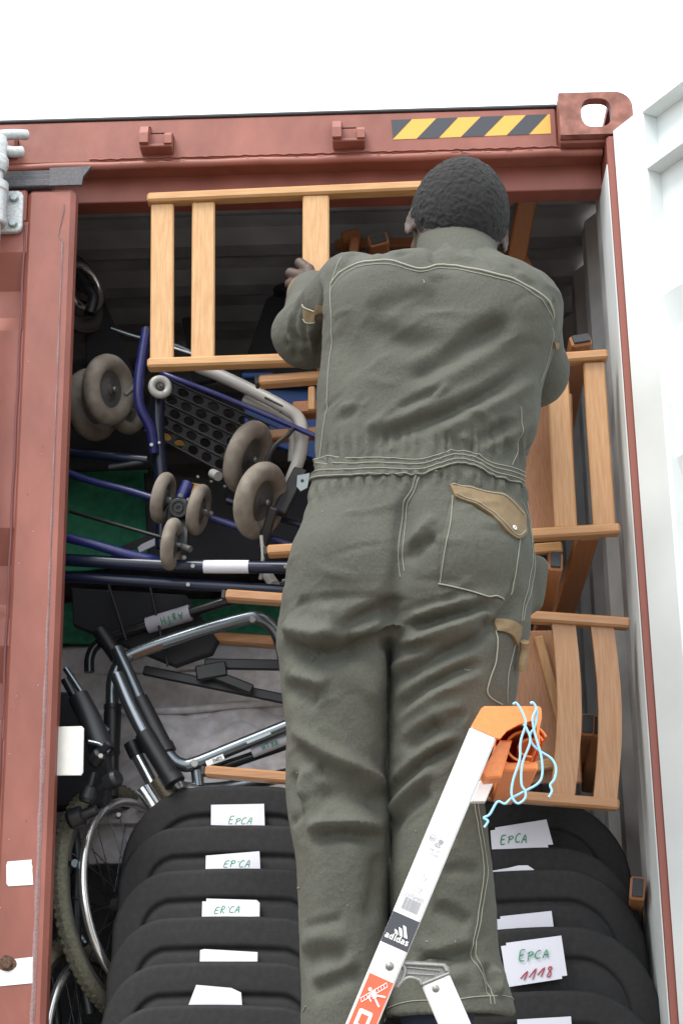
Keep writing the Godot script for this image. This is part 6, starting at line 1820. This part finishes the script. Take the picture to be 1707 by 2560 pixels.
	fold([Vector3(0.5168, 2.0052, 0.5577), Vector3(0.5543, 2.0130, 0.5783), Vector3(0.5936, 2.0083, 0.5781), Vector3(0.6509, 2.0043, 0.5238)], 0.010, 0.010)
	fold([Vector3(0.5229, 1.9894, 0.5615), Vector3(0.5632, 1.9982, 0.5790), Vector3(0.6025, 1.9979, 0.5757), Vector3(0.6476, 1.9942, 0.5311)], 0.014, -0.013)
	fold([Vector3(0.5545, 2.0287, 0.5782), Vector3(0.5756, 2.0129, 0.5799), Vector3(0.5965, 1.9978, 0.5773)], 0.009, -0.008)
	fold([Vector3(0.4931, 2.0209, 0.5160), Vector3(0.5040, 2.0288, 0.5443), Vector3(0.5172, 2.0352, 0.5606)], 0.010, -0.009)
	fold([Vector3(0.5136, 1.8534, 0.5210), Vector3(0.5486, 1.8582, 0.5599), Vector3(0.5788, 1.8659, 0.5653)], 0.010, -0.006)
	fold([Vector3(0.5094, 1.8044, 0.5062), Vector3(0.5387, 1.8151, 0.5525), Vector3(0.5898, 1.8107, 0.5609)], 0.022, -0.009)
	fold([Vector3(0.5223, 1.7557, 0.5336), Vector3(0.5623, 1.7709, 0.5592), Vector3(0.6071, 1.7878, 0.5528)], 0.016, -0.009)
	fold([Vector3(0.6350, 1.9705, 0.5512), Vector3(0.6276, 1.9108, 0.5509), Vector3(0.6143, 1.8517, 0.5536)], 0.020, -0.010)
	# right leg, lower
	fold([Vector3(0.6568, 2.0574, 0.4992), Vector3(0.6808, 2.0906, 0.5583), Vector3(0.7274, 2.1194, 0.5812), Vector3(0.7772, 2.1402, 0.5805)], 0.014, -0.012)
	fold([Vector3(0.6578, 2.0331, 0.4945), Vector3(0.6862, 2.0621, 0.5621), Vector3(0.7299, 2.1013, 0.5789)], 0.012, 0.010)
	fold([Vector3(0.6556, 2.0071, 0.5030), Vector3(0.6918, 2.0461, 0.5661), Vector3(0.7197, 2.0682, 0.5770)], 0.014, -0.009)
	fold([Vector3(0.7365, 1.9325, 0.5764), Vector3(0.7668, 1.9382, 0.5732), Vector3(0.8010, 1.9375, 0.5495)], 0.012, -0.007)
	fold([Vector3(0.7230, 1.8835, 0.5684), Vector3(0.7555, 1.8684, 0.5669), Vector3(0.7821, 1.8540, 0.5586)], 0.014, -0.006)
	fold([Vector3(0.6851, 1.8070, 0.5484), Vector3(0.7263, 1.7993, 0.5650), Vector3(0.7623, 1.8074, 0.5633), Vector3(0.7867, 1.8134, 0.5548)], 0.016, -0.010)
	fold([Vector3(0.6901, 1.7746, 0.5557), Vector3(0.7311, 1.7674, 0.5689), Vector3(0.7757, 1.7726, 0.5644)], 0.016, 0.006)
	fold([Vector3(0.8101, 1.7850, 0.5401), Vector3(0.8182, 1.7619, 0.5372), Vector3(0.8135, 1.7384, 0.5488)], 0.012, 0.010)
	fold([Vector3(0.8010, 1.7905, 0.5476), Vector3(0.8055, 1.7614, 0.5505), Vector3(0.8042, 1.7382, 0.5563)], 0.010, -0.009)

func coverall_details(c: Node) -> void:
	# yoke seam
	stitch(c, [Vector3(0.5729, 2.9942, 0.5183), Vector3(0.5896, 3.0120, 0.5273), Vector3(0.6140, 3.0191, 0.5420), Vector3(0.6449, 3.0108, 0.5702), Vector3(0.6753, 3.0082, 0.5789), Vector3(0.7053, 2.9954, 0.5857), Vector3(0.7285, 2.9874, 0.5854), Vector3(0.7455, 2.9910, 0.5793), Vector3(0.7663, 3.0017, 0.5692), Vector3(0.7932, 2.9994, 0.5707), Vector3(0.8257, 2.9847, 0.5848), Vector3(0.8646, 2.9684, 0.5953), Vector3(0.8976, 2.9591, 0.5935), Vector3(0.9242, 2.9478, 0.5849), Vector3(0.9516, 2.9306, 0.5652), Vector3(0.9715, 2.9049, 0.5322)], 0.0021, 0.0012, "yoke_seam")
	stitch(c, [Vector3(0.5755, 2.9803, 0.5312), Vector3(0.5932, 2.9983, 0.5410), Vector3(0.6176, 3.0035, 0.5610), Vector3(0.6448, 3.0010, 0.5780), Vector3(0.6751, 2.9980, 0.5860), Vector3(0.7050, 2.9871, 0.5903), Vector3(0.7283, 2.9794, 0.5896), Vector3(0.7452, 2.9833, 0.5837), Vector3(0.7659, 2.9934, 0.5740), Vector3(0.7927, 2.9915, 0.5754), Vector3(0.8252, 2.9765, 0.5889), Vector3(0.8641, 2.9610, 0.5976), Vector3(0.8970, 2.9507, 0.5958), Vector3(0.9220, 2.9392, 0.5877), Vector3(0.9474, 2.9214, 0.5695), Vector3(0.9672, 2.8985, 0.5384)], 0.0008)
	# armhole and side seams
	stitch(c, [Vector3(0.5930, 3.0537, 0.5045), Vector3(0.5808, 3.0215, 0.5162), Vector3(0.5729, 2.9942, 0.5183)], 0.0008)
	stitch(c, [Vector3(0.5729, 2.9942, 0.5183), Vector3(0.5724, 2.9272, 0.5411), Vector3(0.5738, 2.8877, 0.5385), Vector3(0.5696, 2.8387, 0.5334), Vector3(0.5646, 2.7788, 0.5382), Vector3(0.5581, 2.7221, 0.5370), Vector3(0.5524, 2.6540, 0.5306)], 0.0008)
	stitch(c, [Vector3(0.9715, 2.9049, 0.5322), Vector3(0.9646, 2.8688, 0.5229), Vector3(0.9549, 2.8304, 0.5021), Vector3(0.9443, 2.7960, 0.5063)], 0.0008)
	stitch(c, [Vector3(0.9009, 2.7307, 0.5546), Vector3(0.8997, 2.6978, 0.5487), Vector3(0.8918, 2.6614, 0.5431), Vector3(0.8810, 2.6223, 0.5553)], 0.0008)
	# waistband with four rows of stitching
	var top := [Vector3(0.5434, 2.6569, 0.5080), Vector3(0.6004, 2.6334, 0.5802), Vector3(0.6526, 2.6268, 0.5983), Vector3(0.7150, 2.6174, 0.6056), Vector3(0.7459, 2.6238, 0.6037), Vector3(0.7805, 2.6351, 0.5981), Vector3(0.8147, 2.6324, 0.5912), Vector3(0.8488, 2.6167, 0.5800), Vector3(0.9014, 2.6193, 0.5242)]
	var bot := [Vector3(0.5293, 2.6203, 0.5025), Vector3(0.5737, 2.6007, 0.5756), Vector3(0.6533, 2.5911, 0.6068), Vector3(0.7181, 2.5869, 0.6119), Vector3(0.7537, 2.5972, 0.6087), Vector3(0.7861, 2.6080, 0.6025), Vector3(0.8155, 2.6045, 0.5959), Vector3(0.8523, 2.5896, 0.5825), Vector3(0.8993, 2.5897, 0.5331)]
	patch(c, "waistband", top, bot, 110, 9, 0.0035, M.cloth, 0.0008)
	for f in [0.06, 0.34, 0.66, 0.95]:
		var row := []
		for i in top.size():
			row.append(top[i].lerp(bot[i], f))
		stitch(c, row, 0.0008, 0.0050)
	# seat seam
	stitch(c, [Vector3(0.7138, 2.5866, 0.6119), Vector3(0.7044, 2.5615, 0.6166), Vector3(0.6918, 2.5413, 0.6199), Vector3(0.6882, 2.5141, 0.6216), Vector3(0.6835, 2.4799, 0.6253), Vector3(0.6814, 2.4465, 0.6270), Vector3(0.6835, 2.4085, 0.6233)], 0.0008)
	stitch(c, [Vector3(0.7195, 2.5864, 0.6119), Vector3(0.7108, 2.5614, 0.6167), Vector3(0.6978, 2.5404, 0.6201), Vector3(0.6939, 2.5139, 0.6218), Vector3(0.6898, 2.4797, 0.6253), Vector3(0.6876, 2.4465, 0.6266), Vector3(0.6894, 2.4179, 0.6240)], 0.0008)
	# hip pocket
	var pk := patch(c, "pocket", [Vector3(0.7715, 2.5465, 0.6184), Vector3(0.8060, 2.5247, 0.6207), Vector3(0.8433, 2.5029, 0.6134), Vector3(0.8877, 2.4990, 0.5704)], [Vector3(0.7446, 2.3925, 0.6264), Vector3(0.7848, 2.3848, 0.6240), Vector3(0.8128, 2.3770, 0.6151), Vector3(0.8525, 2.3701, 0.5956)], 40, 30, 0.0028, M.cloth)
	stitch(c, [Vector3(0.7735, 2.5427, 0.6195), Vector3(0.7679, 2.4904, 0.6374), Vector3(0.7567, 2.4406, 0.6404), Vector3(0.7477, 2.3941, 0.6273)], 0.0009, 0.0036)
	stitch(c, [Vector3(0.7446, 2.3925, 0.6264), Vector3(0.7724, 2.3868, 0.6259), Vector3(0.8003, 2.3802, 0.6194), Vector3(0.8238, 2.3725, 0.6104), Vector3(0.8382, 2.3751, 0.6046), Vector3(0.8525, 2.3701, 0.5956)], 0.0013, 0.0036)
	stitch(c, [Vector3(0.8834, 2.4895, 0.5794), Vector3(0.8766, 2.4457, 0.5927), Vector3(0.8703, 2.4074, 0.5893), Vector3(0.8652, 2.3818, 0.5876)], 0.0010, 0.0036)
	var flap := patch(c, "pocket_flap", [Vector3(0.7693, 2.5688, 0.6123), Vector3(0.8050, 2.5649, 0.6064), Vector3(0.8338, 2.5587, 0.5977), Vector3(0.8586, 2.5595, 0.5838), Vector3(0.8733, 2.5523, 0.5740), Vector3(0.8959, 2.5331, 0.5502)], [Vector3(0.7769, 2.5397, 0.6200), Vector3(0.8154, 2.5225, 0.6188), Vector3(0.8339, 2.5088, 0.6166), Vector3(0.8506, 2.4895, 0.6132), Vector3(0.8765, 2.4757, 0.5921), Vector3(0.8947, 2.4973, 0.5595)], 44, 14, 0.0075, M.tan)
	stitch(c, [Vector3(0.7730, 2.5660, 0.6124), Vector3(0.8048, 2.5608, 0.6076), Vector3(0.8336, 2.5542, 0.5991), Vector3(0.8566, 2.5547, 0.5861), Vector3(0.8713, 2.5473, 0.5767), Vector3(0.8909, 2.5294, 0.5579)], 0.0009, 0.0085)
	stitch(c, [Vector3(0.7799, 2.5435, 0.6186), Vector3(0.8157, 2.5272, 0.6167), Vector3(0.8359, 2.5138, 0.6134), Vector3(0.8533, 2.4954, 0.6091), Vector3(0.8758, 2.4808, 0.5916), Vector3(0.8904, 2.4975, 0.5667)], 0.0009, 0.0085)
	var st := on_cloth([Vector3(0.8698, 2.4922, 0.5950), Vector3(0.8701, 2.4916, 0.5949)], 0.0085, 1)
	put("press_stud", ring(frame_of(st[0], steep(st[0])), 0.0032, 0.0012, MB.new(), 18, 8), M.sticker, c)
	# side seams of the trousers
	stitch(c, [Vector3(0.8984, 2.5592, 0.5415), Vector3(0.9079, 2.5275, 0.5227), Vector3(0.9111, 2.4877, 0.5188), Vector3(0.9051, 2.4359, 0.5341), Vector3(0.8939, 2.3846, 0.5518), Vector3(0.8831, 2.3424, 0.5633)], 0.0008)
	stitch(c, [Vector3(0.9047, 2.5647, 0.5249), Vector3(0.9146, 2.5326, 0.5066), Vector3(0.9162, 2.4908, 0.5085), Vector3(0.9130, 2.4469, 0.4963), Vector3(0.8988, 2.3841, 0.5412), Vector3(0.8867, 2.3437, 0.5580)], 0.0008)
	stitch(c, [Vector3(0.8814, 2.3245, 0.5573), Vector3(0.8683, 2.2914, 0.5612), Vector3(0.8576, 2.2583, 0.5666), Vector3(0.8528, 2.2277, 0.5613), Vector3(0.8529, 2.2088, 0.5462)], 0.0008)
	# tool pocket on the thigh
	patch(c, "pocket_strip", [Vector3(0.8404, 2.3378, 0.6026), Vector3(0.8560, 2.3391, 0.5927), Vector3(0.8692, 2.3377, 0.5798), Vector3(0.8801, 2.3327, 0.5634)], [Vector3(0.8404, 2.3179, 0.5991), Vector3(0.8537, 2.3175, 0.5892), Vector3(0.8652, 2.3131, 0.5755), Vector3(0.8728, 2.3007, 0.5561)], 16, 7, 0.006, M.tan)
	stitch(c, [Vector3(0.8404, 2.3179, 0.5991), Vector3(0.8384, 2.2964, 0.5956), Vector3(0.8342, 2.2658, 0.5908), Vector3(0.8254, 2.2409, 0.5900), Vector3(0.8195, 2.2197, 0.5866), Vector3(0.8262, 2.2088, 0.5782), Vector3(0.8426, 2.2032, 0.5587)], 0.0012, 0.002)
	var loop_p := on_cloth([Vector3(0.8775, 2.3121, 0.5554), Vector3(0.8757, 2.2949, 0.5463), Vector3(0.8708, 2.2748, 0.5496), Vector3(0.8697, 2.2612, 0.5463)], 0.012, 3)
	put("tool_loop", tube(loop_p, 0.008, MB.new(), 8), M.tan, c)
	# sleeve tab and cuff
	patch(c, "sleeve_tab", [Vector3(0.5146, 3.0004, 0.4164), Vector3(0.5265, 2.9876, 0.4307), Vector3(0.5434, 2.9720, 0.4507)], [Vector3(0.5146, 2.9801, 0.4058), Vector3(0.5274, 2.9698, 0.4149), Vector3(0.5432, 2.9607, 0.4328)], 14, 7, 0.004, M.tan)
	stitch(c, [Vector3(0.5143, 3.0032, 0.4163), Vector3(0.5266, 2.9887, 0.4315), Vector3(0.5434, 2.9726, 0.4517)], 0.0015, 0.005)
	stitch(c, [Vector3(0.5145, 2.9785, 0.4042), Vector3(0.5273, 2.9689, 0.4135), Vector3(0.5432, 2.9603, 0.4320)], 0.0011, 0.005)
	patch(c, "sleeve_tab", [Vector3(0.5453, 2.9779, 0.4624), Vector3(0.5567, 2.9638, 0.4917)], [Vector3(0.5431, 2.9681, 0.4450), Vector3(0.5540, 2.9581, 0.4757)], 8, 6, 0.005, M.tan)
	patch(c, "sleeve_tab", [Vector3(0.9655, 2.8682, 0.5200), Vector3(0.9876, 2.9104, 0.4194)], [Vector3(0.9688, 2.8646, 0.5030), Vector3(0.9878, 2.9065, 0.3982)], 8, 5, 0.005, M.tan)
	put("cuff", rod(Vector3(0.519, 3.151, 0.100), Vector3(0.517, 3.193, 0.062), 0.0505, MB.new(), 28), M.tan, c)
	# right trouser leg: outer seam and hem
	stitch(c, [Vector3(0.7972, 2.0628, 0.5441), Vector3(0.7990, 2.0347, 0.5464), Vector3(0.8031, 1.9984, 0.5443), Vector3(0.8074, 1.9688, 0.5384), Vector3(0.8103, 1.9390, 0.5347), Vector3(0.8042, 1.8993, 0.5436), Vector3(0.7962, 1.8575, 0.5497), Vector3(0.7869, 1.8192, 0.5549), Vector3(0.7874, 1.7960, 0.5558), Vector3(0.8000, 1.7729, 0.5523), Vector3(0.8080, 1.7499, 0.5510), Vector3(0.8113, 1.7268, 0.5534)], 0.0008)
	stitch(c, [Vector3(0.7920, 2.0585, 0.5524), Vector3(0.7936, 2.0305, 0.5547), Vector3(0.7978, 1.9974, 0.5522), Vector3(0.8017, 1.9677, 0.5480), Vector3(0.8042, 1.9379, 0.5451), Vector3(0.7988, 1.8988, 0.5497), Vector3(0.7909, 1.8572, 0.5536), Vector3(0.7820, 1.8191, 0.5574), Vector3(0.7822, 1.7944, 0.5587), Vector3(0.7944, 1.7713, 0.5563), Vector3(0.8024, 1.7497, 0.5553), Vector3(0.8054, 1.7267, 0.5577)], 0.0008)
	stitch(c, [Vector3(0.6410, 1.7227, 0.4830), Vector3(0.6592, 1.7289, 0.5329), Vector3(0.6829, 1.7332, 0.5567), Vector3(0.7181, 1.7333, 0.5709), Vector3(0.7474, 1.7335, 0.5729), Vector3(0.7831, 1.7375, 0.5669), Vector3(0.8136, 1.7390, 0.5487), Vector3(0.8444, 1.7355, 0.4801)], 0.0008)
	# lint and scuffs
	var lint := MB.new()
	for q in [[Vector3(0.7360, 2.9610, 0.5919), Vector3(0.7386, 2.9573, 0.5919), Vector3(0.7374, 2.9532, 0.5928)], [Vector3(0.7843, 2.2542, 0.6044), Vector3(0.7867, 2.2518, 0.6037), Vector3(0.7944, 2.2513, 0.6025)], [Vector3(0.5551, 2.5329, 0.5902), Vector3(0.5571, 2.5339, 0.5910)], [Vector3(0.7459, 2.5918, 0.6102), Vector3(0.7491, 2.5925, 0.6099)], [Vector3(0.7079, 1.8245, 0.5613), Vector3(0.7117, 1.8229, 0.5624)], [Vector3(0.5101, 1.7227, 0.5036), Vector3(0.5171, 1.7304, 0.5235)], [Vector3(0.7527, 1.8234, 0.5653), Vector3(0.7532, 1.8213, 0.5652)], [Vector3(0.5016, 2.0979, 0.5467), Vector3(0.5029, 2.0984, 0.5485)], [Vector3(0.6964, 1.9970, 0.5690), Vector3(0.6976, 1.9957, 0.5698)], [Vector3(0.5037, 1.9175, 0.4969), Vector3(0.5064, 1.9164, 0.5123)], [Vector3(0.5836, 1.8819, 0.5666), Vector3(0.5851, 1.8810, 0.5664)]]:
		tube(on_cloth(q, 0.001, 2), 0.0009, lint, 5)
	put("lint", lint, M.thread, c)
